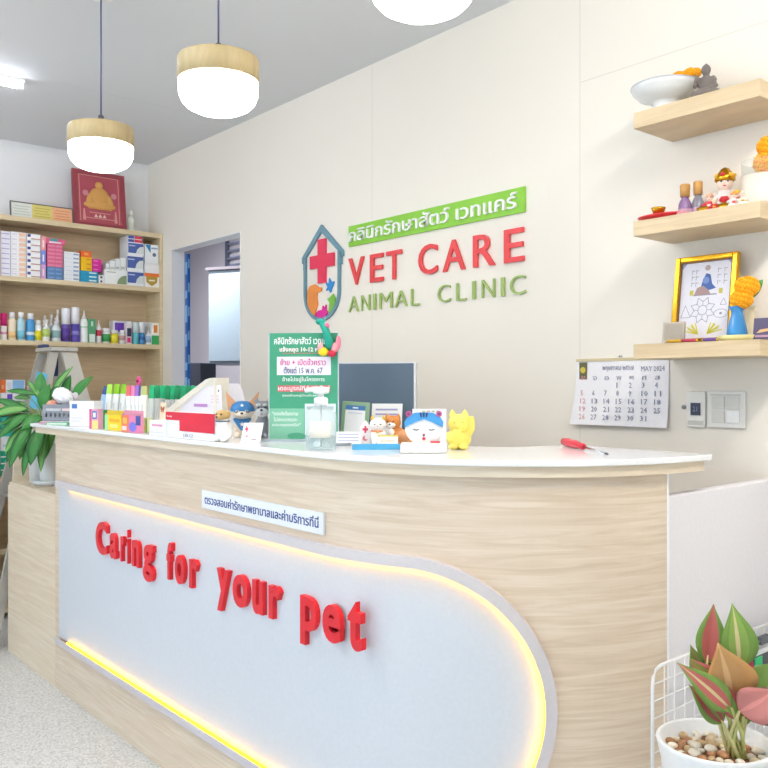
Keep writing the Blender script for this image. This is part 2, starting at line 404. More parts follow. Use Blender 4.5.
zt = pile(6, 47, 63, 244, 267, 1, .12, PINK, [(.05, .48, .2, .7, C('#e98aa8')), (.53, .95, .2, .7, C('#e98aa8'))], 'raspberry pink box', 'in the pink and blue stack', G2, z=zt)
y, w_, h = srect(46, 65, 237, 243, 0, XF-.012)
carton('flat pink and white box with a teal band, lying on the raspberry stack', (XF-.01, y, zt+.0005), w_, .03, .12, C('#e8628c'), [(.2, .62, .5, .95, C('#3c8f98')), (.15, .8, .1, .45, C('#f6dfe8'))], R90, G2)
pile(7, 64, 79.5, 252, 281.5, 1, .12, C('#f0f3f6'), [(.6, .95, .3, .7, C('#8ea2c4')), (.05, .5, .42, .55, C('#ccd6e2'))], 'white box with grey blue lettering', 'of its stack', G2)
zt = pile(3, 80, 98, 271, 283.5, 1, .12, CYAN, [(.5, .92, .35, .7, C('#e6f4f8'))], 'teal box with white print', 'under the yellow and magenta boxes', G2)
zy = pile(3, 81, 92, 257, 271, 1, .11, YEL, [(.5, .9, .35, .65, C('#c88a10'))], 'yellow box', 'on the teal boxes', G2, z=zt)
y, w_, h = srect(81, 91.5, 252, 257, 0, XF-.012)
carton('bright orange box on top of the three yellow boxes', (XF-.012, y, zy), w_, .036, .11, C('#f0662a'), [(.3, .7, .3, .7, C('#f8b060'))], R90, G2)
pile(3, 92.3, 101.5, 259, 272, 1, .10, MAG, [(.1, .6, .45, .62, C('#f0a8da'))], 'magenta box', 'on the teal boxes', G2, z=zt)
pile(2, 98.6, 104, 275, 284, 1, .08, C('#f4f4f4'), [(.3, .7, .2, .7, C('#55585e'))], 'tiny white box with dark mark', 'beside the teal boxes', G2)
# white boxes with green arcs and blue boxes
X = XF-.012
y, w_, h = srect(104.5, 127, 270, 285, ST[1], X)
b = MB(); b.bb(0, w_, 0, .12, 0, h, C('#f2f4f2'))
b.prism([(w_*.98, .004)]+[(w_*.98-w_*.42*math.cos(a*PI/16), .004+h*.62*math.sin(a*PI/16)) for a in range(9)], -.0006, 0, C('#8da07a'))
b.rect(.1*w_, .5*w_, .8*h, .86*h, 0, C('#a6b09a'))
tag(b.obj('carton', None, (X, y, ST[1]), R90), 'wide white box with green arc, low beside the blue boxes', 'box', G2); zt = ST[1]+h
for k, (ua, ub, vt) in enumerate(((106, 109.5, 264), (110, 115, 261), (115.4, 120, 259), (120.4, 126, 258))):
    y, w_, h = srect(ua, ub, vt, 270, zt, X)
    carton(('shortest', 'second shortest', 'second tallest', 'tallest')[k]+' upright white box on the green arc box', (X, y, zt+.0005), w_-.001, h, .09, C('#eef0f0'), [(.15, .8, .1, .3, C('#b8c0b8'))], R90, G2)
zt = ST[1]
for k, (ua, ub, vt, vb) in enumerate(((127.3, 144, 271.5, 286), (127, 143.4, 256, 271.5), (128, 143.8, 243, 256))):
    y, w_, h = srect(ua, ub, vt, vb, zt, X)
    h = (vb-vt)*dep(at(135, vb, X=X))/F
    b = MB(); b.bb(0, w_, 0, .13, 0, h, C('#f0f2f6')); b.rect(.02*w_, .98*w_, .2*h, .95*h, 0, C('#4f66ac'))
    b.prism([(w_*.5, .2*h), (w_*.58, .5*h), (w_*.75, .7*h), (w_*.98, .75*h), (w_*.98, .2*h)], -.0012, -.0006, C('#dfe6e4'))
    b.rect(.06*w_, .45*w_, .72*h, .8*h, -.0006, C('#c4cfec'))
    tag(b.obj('carton', None, (X, y, zt), R90), ('lowest', 'middle', 'upper')[k]+' of three blue and white boxes stacked by the right end', 'box', G2); zt += h+.0006
for k in range(2):
    y, w_, h = srect(128, 142.5, 238, 243, zt, X)
    carton(('lower', 'upper')[k]+' flat blue and red box on the tall blue stack', (X, y, zt), w_, .0215, .13, C('#eceef2'), [(.02, .42, .1, .9, C('#3f57a8')), (.44, .98, .1, .9, C('#dd3e54'))], R90, G2); zt += .0221
y, w_, h = srect(144.5, 159, 273, 287.3, ST[1], X)
b = MB(); b.bb(0, w_, 0, .12, 0, h, C('#f4f2ee')); b.rect(.0, w_, .74*h, .98*h, 0, C('#ee7a34'))
b.prism([(.1*w_, .74*h), (.9*w_, .74*h), (.86*w_, .34*h), (.5*w_, .08*h), (.14*w_, .34*h)], -.0008, 0, C('#b99a3c')); b.rect(.3*w_, .7*w_, .42*h, .52*h, -.0008, C('#efe6c8'))
tag(b.obj('carton', None, (X, y, ST[1]), R90), 'white box with orange band and gold shield', 'box', G2); zt = ST[1]+h+.0006
carton('plain white box between shield box and teal cornered box', (X, y, zt), w_, .058, .11, C('#efeff0'), [], R90, G2); zt += .0586
y, w_, h = srect(145, 159, 245, 264, zt, X)
b = MB(); h = .124; b.bb(0, w_*.96, 0, .11, 0, h, C('#eff2f5')); b.prism([(0.02*w_, h*.97), (.4*w_, h*.97), (.4*w_, .55*h)], -.0006, 0, C('#2386b8'))
b.disc(.66*w_, .48*h, .13*w_, 0, C('#6a7486')); b.rect(.45*w_, .9*w_, .78*h, .86*h, 0, C('#9aa8bc'))
tag(b.obj('carton', None, (X, y, zt), R90), 'white box with teal corner, topmost at the right end', 'box', G2)

# ---- bottles on the third shelf
G3 = 'care bottles on the third bookcase shelf'
def bottle(label, u0, u1, vt, kind, body, lab=None, cap=WHITE, back=0.0, z=ST[2], lz=(.15, .6), cat='bottle'):
    X = XF-.015-back; y, w_, h = srect(u0, u1, vt, 342, z, X); r = w_/2*.98
    X -= r
    y = X/ratio((u0+u1)/2)
    t = thing('bottle', label, cat, (X, y, z), R90, G3)
    nk = .34
    if kind == 'shampoo':
        MB().lathe([(0, 0), (r*.94, 0), (r, h*.02), (r, h*.68), (r*.75, h*.76), (r*.6, h*.78), (0, h*.78)], body, n=18).obj('body', t)
        MB().lathe([(0, h*.78), (r*.66, h*.78), (r*.66, h*.985), (r*.6, h), (0, h)], cap, n=16).obj('cap', t)
    elif kind == 'spray':
        MB().lathe([(0, 0), (r*.94, 0), (r, h*.02), (r, h*.55), (r*.5, h*.68), (r*.34, h*.7), (0, h*.7)], body, n=18).obj('body', t)
        c = MB(); c.lathe([(0, h*.7), (r*.45, h*.7), (r*.42, h*.82), (r*.25, h*.84), (0, h*.84)], cap, n=14)
        c.box((0, -r*.25, h*.92), (r*.5, r*1.3, h*.13), cap, bev=h*.01); c.box((0, -r*.7, h*.8), (r*.2, r*.15, h*.14), cap, rot=(.4, 0, 0)); c.obj('trigger', t)
    elif kind == 'nozzle':
        MB().lathe([(0, 0), (r*.94, 0), (r, h*.02), (r, h*.62), (r*.7, h*.72), (r*.5, h*.74), (0, h*.74)], body, n=18).obj('body', t)
        MB().lathe([(0, h*.74), (r*.55, h*.74), (r*.5, h*.80), (r*.24, h*.84), (r*.1, h), (0, h)], cap, n=14).obj('nozzle', t)
    elif kind == 'can':
        MB().lathe([(0, 0), (r*.96, 0), (r, h*.015), (r, h*.52), (0, h*.52)], body, n=20).obj('body', t)
        MB().lathe([(0, h*.52), (r, h*.52), (r*.98, h*.97), (r*.9, h), (0, h)], cap, n=20).obj('cap', t)
    elif kind == 'jar':
        MB().lathe([(0, 0), (r*.96, 0), (r, h*.02), (r, h*.68), (r*.85, h*.74), (0, h*.74)], body, n=20).obj('body', t)
        MB().lathe([(0, h*.74), (r*.92, h*.74), (r*.92, h*.97), (r*.85, h), (0, h)], cap, n=20).obj('cap', t)
    if lab:
        q = 1.015
        b = MB(); b.lathe([(r, h*lz[0]), (r*q, h*lz[0]), (r*q, h*lz[1]), (r, h*lz[1])], lab, n=18); b.obj('label', t)
    return t
bottle('white bottle with hot pink cap, leftmost on the third shelf', 0, 7, 313, 'can', C('#f2ece8'), C('#e8a6c0'), C('#e3237e'), lz=(.2, .3))
bottle('cream shampoo bottle with white cap, second on the third shelf', 8, 16, 312, 'shampoo', C('#f2e2c4'), C('#f3c98a'), lz=(.08, .3))
bottle('pale aqua shampoo bottle with white cap', 17, 25, 312, 'shampoo', C('#b4dcE8'.lower()), C('#7cc6de'), lz=(.05, .34))
bottle('deep blue shampoo bottle with white cap', 26, 35, 313, 'shampoo', C('#4a9cd2'), C('#e4f0f8'), lz=(.2, .32))
bottle('small white bottle with bright yellow label', 35, 41.5, 320, 'shampoo', C('#f2f2ee'), C('#f0e02a'), lz=(.03, .5))
bottle('white trigger spray bottle with lime label', 42, 50, 319, 'spray', C('#f0f4ea'), C('#c6e07c'), lz=(.2, .55))
bottle('white trigger spray bottle with grey teal label', 51.5, 60.5, 317, 'spray', C('#e9eff0'), C('#8fb2b4'), lz=(.15, .45))
bottle('aerosol can with white top and purple base beside the spray bottles', 61.5, 70, 308, 'can', C('#6c5aa8'), C('#5b3f98'), C('#f1f1f6'), lz=(.03, .4))
bottle('tallest purple aerosol can with white cap', 71, 79.5, 307, 'can', C('#5a4bb0'), C('#8d84cc'), C('#f4f4f8'), lz=(.2, .32))
bottle('white nozzle bottle with thin green stripes', 80, 88, 310, 'nozzle', C('#f3f6f2'), C('#a9d8b4'), lz=(.46, .5))
bottle('slim white nozzle bottle with red label', 96, 101.3, 320, 'nozzle', C('#f2f0f0'), C('#d8455c'), lz=(.3, .56))
bottle('white jar with green label and white lid', 102, 110, 328, 'jar', C('#eef2ee'), C('#3fa45c'), lz=(.1, .6))
bottle('small yellow jar with white lid', 110.6, 118, 330, 'jar', C('#e6d62a'), C('#f0e23c'), lz=(.1, .55))
bottle('white tube with dusty pink label in front of the purple box', 119, 125, 330, 'shampoo', C('#f2eeee'), C('#d2a8a4'), lz=(.25, .6))
bottle('turquoise bottle with white upper half', 132.5, 138.3, 322, 'can', C('#62c0cc'), None, C('#dcecf0'))
bottle('blue bottle with white upper half', 139, 144.3, 322, 'can', C('#4c92c8'), C('#3a6eb0'), C('#eef2f6'), lz=(.2, .35))
bottle('small white bottle with pale blue label near the right end', 145.2, 151, 330, 'nozzle', C('#e6eef6'), C('#a8c4e0'))
for k, (ua, ub, vt) in enumerate(((41, 47, 315), (48, 54, 314), (54.5, 60, 309))):
    bottle(('leftmost', 'middle', 'rightmost')[k]+' white spray bottle standing in the row behind', ua, ub, vt, 'spray', C('#eceef0'), C('#cfd6dc'), back=.08)
def sbox(label, u0, u1, vt, base, marks, back=0.0, d=.05):
    X = XF-.015-back; y, w_, h = srect(u0, u1, vt, 342, ST[2], X)
    carton(label, (X, y, ST[2]), w_, h, d, base, marks, R90, G3)
sbox('green and white box beside the striped nozzle bottle', 88.6, 95.6, 319, C('#5aa978'), [(.1, .9, .02, .36, C('#e4ece8')), (.35, .65, .7, .9, C('#cfe6d6'))])
sbox('white box with purple panel standing behind the tubes', 113, 131.5, 321, C('#ededf4'), [(.1, .72, .52, .92, C('#6b3fb4'))], back=.07, d=.06)
sbox('slim dark and pink box left of the turquoise bottle', 126.6, 131.6, 323, C('#eee6ea'), [(.1, .95, .35, .75, C('#3a3c5a')), (.1, .8, .05, .3, C('#d8327a'))], d=.04)
sbox('white box with orange flower and green base, last on the right', 151.6, 158.8, 323, C('#f2f1ea'), [(0, 1, 0, .42, C('#3fae62')), (.3, .8, .55, .9, C('#e88a34'))])
sbox('plain grey white box behind the small bottles at the right end', 143, 152, 322, C('#e4e8ea'), [(.2, .8, .5, .8, C('#c8d0d6'))], back=.07)

# ---- lower shelves seen past the lily
G4 = 'boxes on the lower bookcase shelves'
XL = XF-.012
def lbox(label, u0, u1, vt, vb, z, base, marks, d=.1, X=XL):
    y, w_, _ = srect(u0, u1, vt, vb, z, X); h = (vb-vt)*dep(at((u0+u1)/2, vb, X=X))/F
    carton(label, (X, y, z), w_, h-.001, d, base, marks, R90, G4); return z+h
z4 = ST[3]
z1 = lbox('white box with purple panel below the orange box', 0.5, 12.5, 392, 404, z4, C('#f0f0f4'), [(.55, .98, .1, .9, C('#5b3aa4'))])
lbox('orange box on the purple panel box, far left', 0.5, 5.5, 379, 392, z1, C('#ee7434'), [(.2, .7, .3, .6, C('#f6b080'))])
z2 = lbox('white box with red stripe left of the ladder', 13, 25, 392, 404, z4, C('#f3f1f2'), [(.05, 1, .1, .25, C('#e05a4c')), (.2, .8, .4, .8, C('#d8dde4'))])
lbox('white box with sky blue panel left of the ladder', 6, 25, 379, 392, max(z1, z2), C('#eef2f8'), [(.35, .95, .25, .95, C('#8dbbe6')), (.06, .3, .3, .8, C('#dfe2ea'))])
z3 = lbox('lower of two red boxes by the ladder', 26, 30, 395, 403.5, z4, C('#de4a4a'), [(.2, .7, .3, .7, C('#f2b6b0'))])
lbox('upper of two red boxes by the ladder', 26, 30, 386.5, 395, z3, C('#d83f44'), [(.2, .7, .3, .7, C('#f2b6b0'))])
z5 = ST[4]
for k in range(4):
    z5 = lbox(f'white edged emerald green box, {("lowest","second lowest","third lowest","topmost")[k]} in the stack below the lily', 0.5, 13, 449+(3-k)*6.6, 455.6+(3-k)*6.6, z5, C('#18a586'), [(.02, .98, 0, .2, C('#e8f4f0')), (.4, .9, .45, .65, C('#a6e0d0'))], .14)
z5 = lbox('white box lying on the emerald stack', 0.5, 12, 436, 449, z5, C('#eef0f0'), [(.2, .9, .3, .5, C('#c2d6d2'))], .12)
for k in range(3):
    z5 = lbox(f'sea green box {("under two others","between two others","on the very top")[k]} behind the lily leaves', 0.5, 14, 429-(k)*7, 436-(k)*7, z5, C('#2fb3a0'), [(.02, .98, 0, .2, C('#e8f4f0'))], .12)

# ---- on top of the bookcase
t = thing('picture_frame', 'dark red framed picture of a golden seated figure on the bookcase', 'picture', (0, 0, 0), 0)
X = XF-.06; y0, wd, _ = srect(74.5, 127, 170, 226, 0, X); p = at(100, 170, X=X)
zb = ST[0]; hh = p.z-zb
t.location = (X, y0, zb); t.rotation_euler = (math.radians(-7), 0, R90)
CR = C('#b4525f', .4); CR2 = C('#9d4650', .45); RG = C('#d99a94', .5); GP = C('#d9a25a', .45)
b = MB(); fw = .028
b.bb(0, fw, 0, .02, 0, hh, CR2); b.bb(wd-fw, wd, 0, .02, 0, hh, CR2); b.bb(fw, wd-fw, 0, .02, 0, fw, CR2); b.bb(fw, wd-fw, 0, .02, hh-fw, hh, CR2); b.obj('frame', t)
b = MB(); b.bb(fw, wd-fw, .006, .016, fw, hh-fw, CR)
def ln(x0, x1, z0, z1, m=RG): b.rect(x0*wd, x1*wd, z0*hh, z1*hh, .006, m)
ln(.12, .88, .91, .925); ln(.12, .135, .1, .91); ln(.865, .88, .1, .91); ln(.22, .78, .16, .175); ln(.3, .7, .26, .275)
for x in (.24, .78): b.disc(x*wd, .6*hh, .055*wd, .006, C('#cf8f98'))
for x in (.2, .8): b.prism([(x*wd-.01, .12*hh), (x*wd+.01, .12*hh), (x*wd+.004, .32*hh), (x*wd-.004, .32*hh)], .005, .006, RG)
for x in (.42, .5, .58): b.prism([(x*wd-.012, .19*hh), (x*wd+.012, .19*hh), (x*wd, .25*hh)], .005, .006, C('#f0d0c8'))
b.obj('print', t)
b = MB()
P = lambda L: [(x*wd, z*hh) for x, z in L]
b.ball((.5*wd, .004, .40*hh), (.31*wd, .012, .075*hh), GP, 20); b.ball((.5*wd, .004, .56*hh), (.19*wd, .013, .16*hh), GP, 20)
b.ball((.31*wd, .004, .50*hh), (.06*wd, .011, .12*hh), GP, 14, rot=(0, .35, 0)); b.ball((.69*wd, .004, .50*hh), (.06*wd, .011, .12*hh), GP, 14, rot=(0, -.35, 0))
b.ball((.5*wd, .004, .76*hh), (.075*wd, .012, .065*hh), GP, 16); b.rect(.28*wd, .72*wd, .33*hh, .36*hh, .004, GP, .004)
b.obj('golden_figure', t)
t = thing('picture_frame', 'low wide three panel picture in white, yellow and orange leaning on the wall', 'picture', (0, 0, 0), 0)
X = XF-.04; y0, wd, _ = srect(10.5, 73.5, 200, 218, 0, X); hh = at(42, 204, X=X).z-ST[0]
t.location = (X, y0, ST[0]); t.rotation_euler = (math.radians(-6), 0, R90)
b = MB(); fw = .006; fr = C('#6d6468')
b.bb(0, wd, 0, .012, hh-fw, hh, fr); b.bb(0, wd, 0, .012, 0, fw, fr); b.bb(0, fw, 0, .012, fw, hh-fw, fr); b.bb(wd-fw, wd, 0, .012, fw, hh-fw, fr); b.obj('frame', t)
for k, c in enumerate(('#dfe2da', '#ded07a', '#eeb38a')):
    b = MB(); xa = fw+(wd-2*fw)*k/3; xb = fw+(wd-2*fw)*(k+1)/3; b.bb(xa, xb, .003, .010, fw, hh-fw, C(c))
    d = ('#bcc4b8', '#c0ae4c', '#d68e62')[k]
    for q in range(4): b.rect(xa+.01+.008*(q % 2), xb-.012-.006*(q % 3), hh*(.2+.17*q), hh*(.25+.17*q), .003, C(d))
    b.obj('panel_print', t)
X = XF-.07; y = X/ratio(131.5)
t = thing('glass_figurine', 'small pale translucent ornament right of the dark red picture', 'ornament', (X, y, ST[0]), R90)
gm = C('#d9dccf', .3)
MB().lathe([(0, 0), (.026, 0), (.026, .01), (.018, .02), (.022, .07), (.016, .10), (0, .105)], gm, n=18).obj('body', t)
MB().ball((0, 0, .122), (.016, .016, .02), gm).obj('head', t)

# ------------------------------------------------------------------ step ladder
LX, LY = -4.835, 1.70
t = thing('step_ladder', 'folding aluminium step ladder between the bookcase and the counter', 'ladder', (LX, LY, 0), 0)
AL = C('#cfcdc6', .35, .35); AL2 = C('#bdbbb4', .4, .3)
H = 1.56
MB().box((0, 0, H-.012), (.26, .15, .022), AL, bev=.004).obj('top_step', t)
def rail(x0, y0_, x1, y1, wx, wy, mat, nm='rail'):
    b = MB(); V = []
    for (x, yy, z) in ((x0, y0_, .002), (x1, y1, H-.03)):
        for sx, sy in ((-1, -1), (1, -1), (1, 1), (-1, 1)): V.append((x+sx*wx/2, yy+sy*wy/2, z))
    b.poly(V, [[3, 2, 1, 0], [4, 5, 6, 7]]+[[k, (k+1) % 4, (k+1) % 4+4, k+4] for k in range(4)], mat)
    return b.obj(nm, t)
rail(.24, .42, .10, .03, .025, .085, AL); rail(-.24, .42, -.10, .03, .025, .085, AL)
rail(.26, -.42, .09, -.05, .025, .05, AL2); rail(-.26, -.42, -.09, -.05, .025, .05, AL2)
for k in range(1, 5):
    f = k/5; MB().box((0, .42-.38*f, f*(H-.03)), (2*(.24-.14*f)-.027, .09, .022), AL2, bev=.003).obj('step', t)
MB().cyl((-.17, -.24, .74), (.17, -.24, .74), .009, AL2, 10).obj('brace', t)
MB().box((-.04, -.06, H+.008), (.10, .035, .018), C('#46527e'), bev=.006).obj('locking_clip', t)
MB().box((-.06, .0, H-.10), (.05, .05, .12), C('#2c3a5c'), bev=.01).obj('hinge_bracket', t)
b = MB(); b.box((.150, -.150, H-.24), (.006, .056, .20), C('#68bfe6'), rot=(-.25, -.12, 0)); b.obj('warning_sticker', t)

# ------------------------------------------------------------------ things seen through the doorway
t = thing('wall_cabinet', 'grey blue steel cabinet seen through the doorway', 'cabinet', (-6.45, 3.55, 1.52), math.radians(28))
CB = C('#93a6b3', .4); CB2 = C('#7d8d99', .4)
MB().bb(0, .66, 0, .3, 0, .80, CB2, bev=.004).obj('body', t)
MB().bb(.005, .655, -.018, -.0005, .03, .77, CB, bev=.004).obj('door', t)
MB().bb(-.02, .68, -.03, .31, .8005, .825, C('#5d5a62')).obj('top_board', t)
b = MB(); b.bb(.40, .48, -.0195, -.0181, .07, .1, C('#1d7a58')); b.bb(.38, .46, -.0195, -.0181, .70, .71, C('#607078')); b.obj('label', t)
b = MB(); b.bb(.12, .17, .3005, .62, .1, .15, CB2); b.bb(.50, .55, .3005, .40, .1, .15, CB2); b.obj('wall_bracket', t)
t = thing('wall_duct', 'dark framed louvre above the steel cabinet in the back room', 'louvre', (-7.25, 4.19, 2.42))
DF = C('#4c5366', .5)
b = MB(); b.bb(0, .03, -.03, 0, 0, .5, DF); b.bb(.6, .63, -.03, 0, 0, .5, DF); b.bb(0.03, .6, -.03, 0, .47, .5, DF); b.bb(.03, .6, -.03, 0, 0, .03, DF); b.obj('frame', t)
b = MB()
for k in range(6): b.box((.315, -.015, .08+k*.07), (.56, .03, .012), C('#77809a'), rot=(.5, 0, 0))
b.obj('slats', t)
t = thing('smoky_case', 'dark smoky glass case low in the doorway', 'case', (-6.30, 3.25, 0), .3)
MB().bb(0, .17, 0, .2, 0, 1.02, C('#565a63'), bev=.005).obj('stand', t)
MB().bb(.01, .16, .01, .19, 1.0205, 1.53, C('#39404c', .15), bev=.008).obj('glass_case', t)
# ------------------------------------------------------------------ reception counter
AX, AY, RB, YF = -1.84, 2.04, .695, 1.345      # arc centre and radius of the body, plane of its straight front
ZT, ZB2, ZB1 = 1.172, 1.157, 1.130
def cp(s, z, off=0.0):
    """a point of the counter's front: s along it, 0 where the curve begins, off outwards"""
    if s <= 0: return Vector((AX+s, YF-off, z))
    a = s/RB; return Vector((AX+(RB+off)*math.sin(a), AY-(RB+off)*math.cos(a), z))
SL, SE = -3.84-AX, RB*math.acos((AY-1.918)/RB)
counter = thing('reception_counter', 'curved pale wooden reception counter with white top and glowing white front panel', 'counter', (0, 0, 0))
def svals(a, b, n=44):
    L = [a+(0-a)*k/6 for k in range(7)] if a < 0 else [a]
    if b > 0: L += [max(a, 0)+(b-max(a, 0))*k/n for k in range(1, n+1)]
    return L
def sheet(ss, zlo, zhi, off0, off1, mat, name, parent):
    """solid curved board between the offsets off0 (front) and off1 (back)"""
    b = MB(); V = []; Fs = []; n = len(ss)
    for s in ss:
        lo, hi = zlo(s), zhi(s)
        V += [cp(s, lo, off0), cp(s, hi, off0), cp(s, lo, off1), cp(s, hi, off1)]
    for k in range(n-1):
        p, q = 4*k, 4*k+4
        Fs += [[p, q, q+1, p+1], [p+2, p+3, q+3, q+2], [p+1, q+1, q+3, p+3], [p, p+2, q+2, q]]
    Fs += [[0, 1, 3, 2], [4*n-4, 4*n-2, 4*n-1, 4*n-3]]
    b.poly(V, Fs, mat); return b
sheet(svals(SL, SE), lambda s: 0, lambda s: ZB1, 0, -.022, WOOD, 'front', counter).obj('front_panel', counter)
# end board of the body, its inner desk and its left end
b = MB(); b.bb(-3.84, -3.818, YF+.0225, 1.76, 0, ZB1, WOODL); b.obj('side_panel', counter)
b = MB(); e = cp(SE, 0, 0)
b.poly([cp(SE, 0, .0005)+Vector((.0025, .002, 0)), cp(SE, 0, -.022)+Vector((.0025, .002, 0)), cp(SE, ZB1, -.022)+Vector((.0025, .002, 0)), cp(SE, ZB1, .0005)+Vector((.0025, .002, 0)),
        cp(SE, 0, .0005)+Vector((0, -.002, 0)), cp(SE, 0, -.022)+Vector((0, -.002, 0)), cp(SE, ZB1, -.022)+Vector((0, -.002, 0)), cp(SE, ZB1, .0005)+Vector((0, -.002, 0))],
       [[0, 1, 2, 3], [7, 6, 5, 4], [0, 4, 5, 1], [1, 5, 6, 2], [2, 6, 7, 3], [3, 7, 4, 0]], WHITE); b.obj('edge_band', counter)
b = MB(); b.bb(-3.816, -1.70, YF+.03, 2.06, .72, .745, WOODL); b.obj('inner_desk', counter)
b = MB(); b.bb(-3.77, -3.75, 1.70, 2.05, 0, .72, WOODL); b.bb(-2.6, -2.58, YF+.03, 2.05, 0, .72, WOODL); b.bb(-1.74, -1.72, 1.55, 2.05, 0, .72, WOODL); b.obj('desk_support', counter)
# band and stone worktop
def top_outline(off, xl, yend, inner):
    outer = [(xl, YF-off)]; R = RB+off
    for k in range(33):
        a = k/32*PI/2; outer.append((AX+R*math.sin(a), AY-R*math.cos(a)))
    outer.append((AX+R, yend))
    inn = [(xl, AY-inner)]
    for k in range(33):
        a = k/32*PI/2; inn.append((AX+inner*math.sin(a), AY-inner*math.cos(a)))
    inn.append((AX+inner, yend))
    return outer, inn
def slab(off, xl, yend, inner, z0, z1, mat, name, bev=0):
    o, i = top_outline(off, xl, yend, inner); n = len(o); V = []; Fs = []
    for k in range(n): V += [(*o[k], z0), (*o[k], z1), (*i[k], z0), (*i[k], z1)]
    for k in range(n-1):
        p, q = 4*k, 4*k+4
        Fs += [[p, q, q+1, p+1], [p+2, p+3, q+3, q+2], [p+1, q+1, q+3, p+3], [p, p+2, q+2, q]]
    Fs += [[0, 1, 3, 2], [4*n-4, 4*n-2, 4*n-1, 4*n-3]]
    b = MB(); b.poly(V, Fs, mat); ob = b.obj(name, counter)
    if bev:
        md = ob.modifiers.new('soft_edge', 'BEVEL'); md.width = bev; md.segments = 2; md.limit_method = 'ANGLE'
slab(.020, -4.043, 2.02, .29, ZB1+.0004, ZB2-.0002, WOODL, 'top_band')
slab(.032, -4.083, 2.06, .27, ZB2, ZT, STONE, 'worktop', .003)
# white panel, frame ring and yellow light strip
PZ0, PZ1, PS = .240, .905, .626
pr = (PZ1-PZ0)/2; pzc = (PZ1+PZ0)/2; psc = PS-pr
LFT = -3.783-AX
def half(s):
    if s <= psc: return pr
    return math.sqrt(max(0, pr*pr-(s-psc)**2))
ss = sorted(set(svals(LFT, psc, 16)+[psc+pr*math.sin(k/24*PI/2) for k in range(1, 25)]))
sheet(ss, lambda s: pzc-half(s), lambda s: pzc+half(s), .004, .0003, rgb('#d3d9e0', .3), 'p', counter).obj('white_panel', counter)
def outline(r, sl):
    L = [(s, pzc+r) for s in svals(sl, psc, 16)]
    L += [(psc+r*math.sin(k/40*PI), pzc+r*math.cos(k/40*PI)) for k in range(1, 41)]
    L += [(s, pzc-r) for s in svals(sl, psc, 16)[::-1][1:]]
    return L
ri, ro = outline(pr-.002, LFT), outline(pr+.026, LFT)
b = MB(); V = []; Fs = []; n = len(ri)
for (s0, z0), (s1, z1) in zip(ri, ro): V += [cp(s0, z0, .024), cp(s1, z1, .022), cp(s0, z0, .020), cp(s1, z1, .0002)]
for k in range(n-1):
    p, q = 4*k, 4*k+4
    Fs += [[p, q, q+1, p+1], [p+1, q+1, q+3, p+3], [p, p+2, q+2, q], [p+2, p+3, q+3, q+2]]
Fs += [[0, 1, 3, 2], [4*n-4, 4*n-2, 4*n-1, 4*n-3]]
b.poly(V, Fs, rgb('#d3cdce', .45)); b.obj('frame_ring', counter)
b = MB(); led = outline(pr+.001, LFT+.12)
b.tube([cp(s, z, .0135) for s, z in led], .0028, rgb('#ffb808', .4, emit=6), 8); b.obj('light_strip', counter)
# red letters
LR = rgb('#e0242f', .35)
zl = .683; CAPH = .127
word = [('C', 95.5, 110.3), ('a', 109.5, 119.8), ('r', 120.3, 127.2), ('i', 127.5, 130.9), ('n', 131.7, 142.5), ('g', 142.7, 156.6),
        ('f', 166.3, 175.3), ('o', 174.6, 187.8), ('r', 189, 200.8), ('y', 216.6, 232.8), ('o', 232.4, 251.5), ('u', 252, 267), ('r', 268.4, 284),
        ('p', 300, 320.6), ('e', 322.3, 345), ('t', 347.3, 366.3)]
for ch, ua, ub in word:
    # letters are solid, so their right ends include the depth of the letter
    xa, xb = ratio(ua)*(YF-.0193), ratio(ub)*(YF-.0043)
    lo = {'g': -.036, 'y': -.036, 'p': -.036}.get(ch, -.002 if ch in 'aoeCu' else 0)
    hi = {'C': CAPH, 'i': CAPH*1.0, 'f': CAPH*1.01, 't': CAPH*.97}.get(ch, .096)
    b = MB(); b.text(ch, xa, xb, zl+lo, zl+hi, YF-.0043, LR, t=.015, bold=.03, res=5)
    b.obj('letter', counter)
# small sign with blue Thai lettering
b = MB()
p0, p1 = ratio(204)*YF, ratio(325.5)*YF
z1 = at(204, 489.5, Y=YF).z; z0 = at(204, 507.5, Y=YF).z
b.bb(p0, p1, YF-.008, YF-.0003, z0, z1, rgb('#eef1f4', .3)); sg = b.obj('sign_plate', counter)
b = MB(); b.text('ตรวจสอบค่ารักษาพยาบาลและค่าบริการที่นี่', p0+.02, p1-.02, z0+.016, z1-.012, YF-.0081, rgb('#2b4a94', .5), t=.0008, bold=.012, res=2); b.obj('lettering', sg)

# ------------------------------------------------------------------ low cabinet at the counter's left end
t = thing('side_cabinet', 'low pale wooden cabinet carrying the potted lily, left of the counter', 'cabinet', (0, 0, 0))
CX0, CX1 = -4.52, -3.842
MB().bb(CX0, CX1, YF, YF+.02, 0, .843, WOODL).obj('front_panel', t)
MB().bb(CX0+.02, CX1, YF, 1.74, .8432, .86, WOODL).obj('top_board', t)
b = MB(); b.prism([(YF+.0205, 0), (1.74, 0), (1.74, 1.10), (YF+.03, 1.10), (YF+.0205, .86)], 0, .02, WOODL); b.M = Matrix()
o = b.obj('side_panel', t); o.location = (CX0+.02, 0, 0); o.rotation_euler = (0, 0, PI/2)
MB().bb(CX0+.02, CX1, 1.72, 1.738, 0, .843, WOODL).obj('back_panel', t)

# ------------------------------------------------------------------ white partition from the counter's end to the wall
b = MB(); b.bb(-1.190, -1.155, 1.926, YW-.002, 0, 1.072, rgb('#eceaee', .35), bev=.004)
o = b.obj('wall_partition'); struct(o)

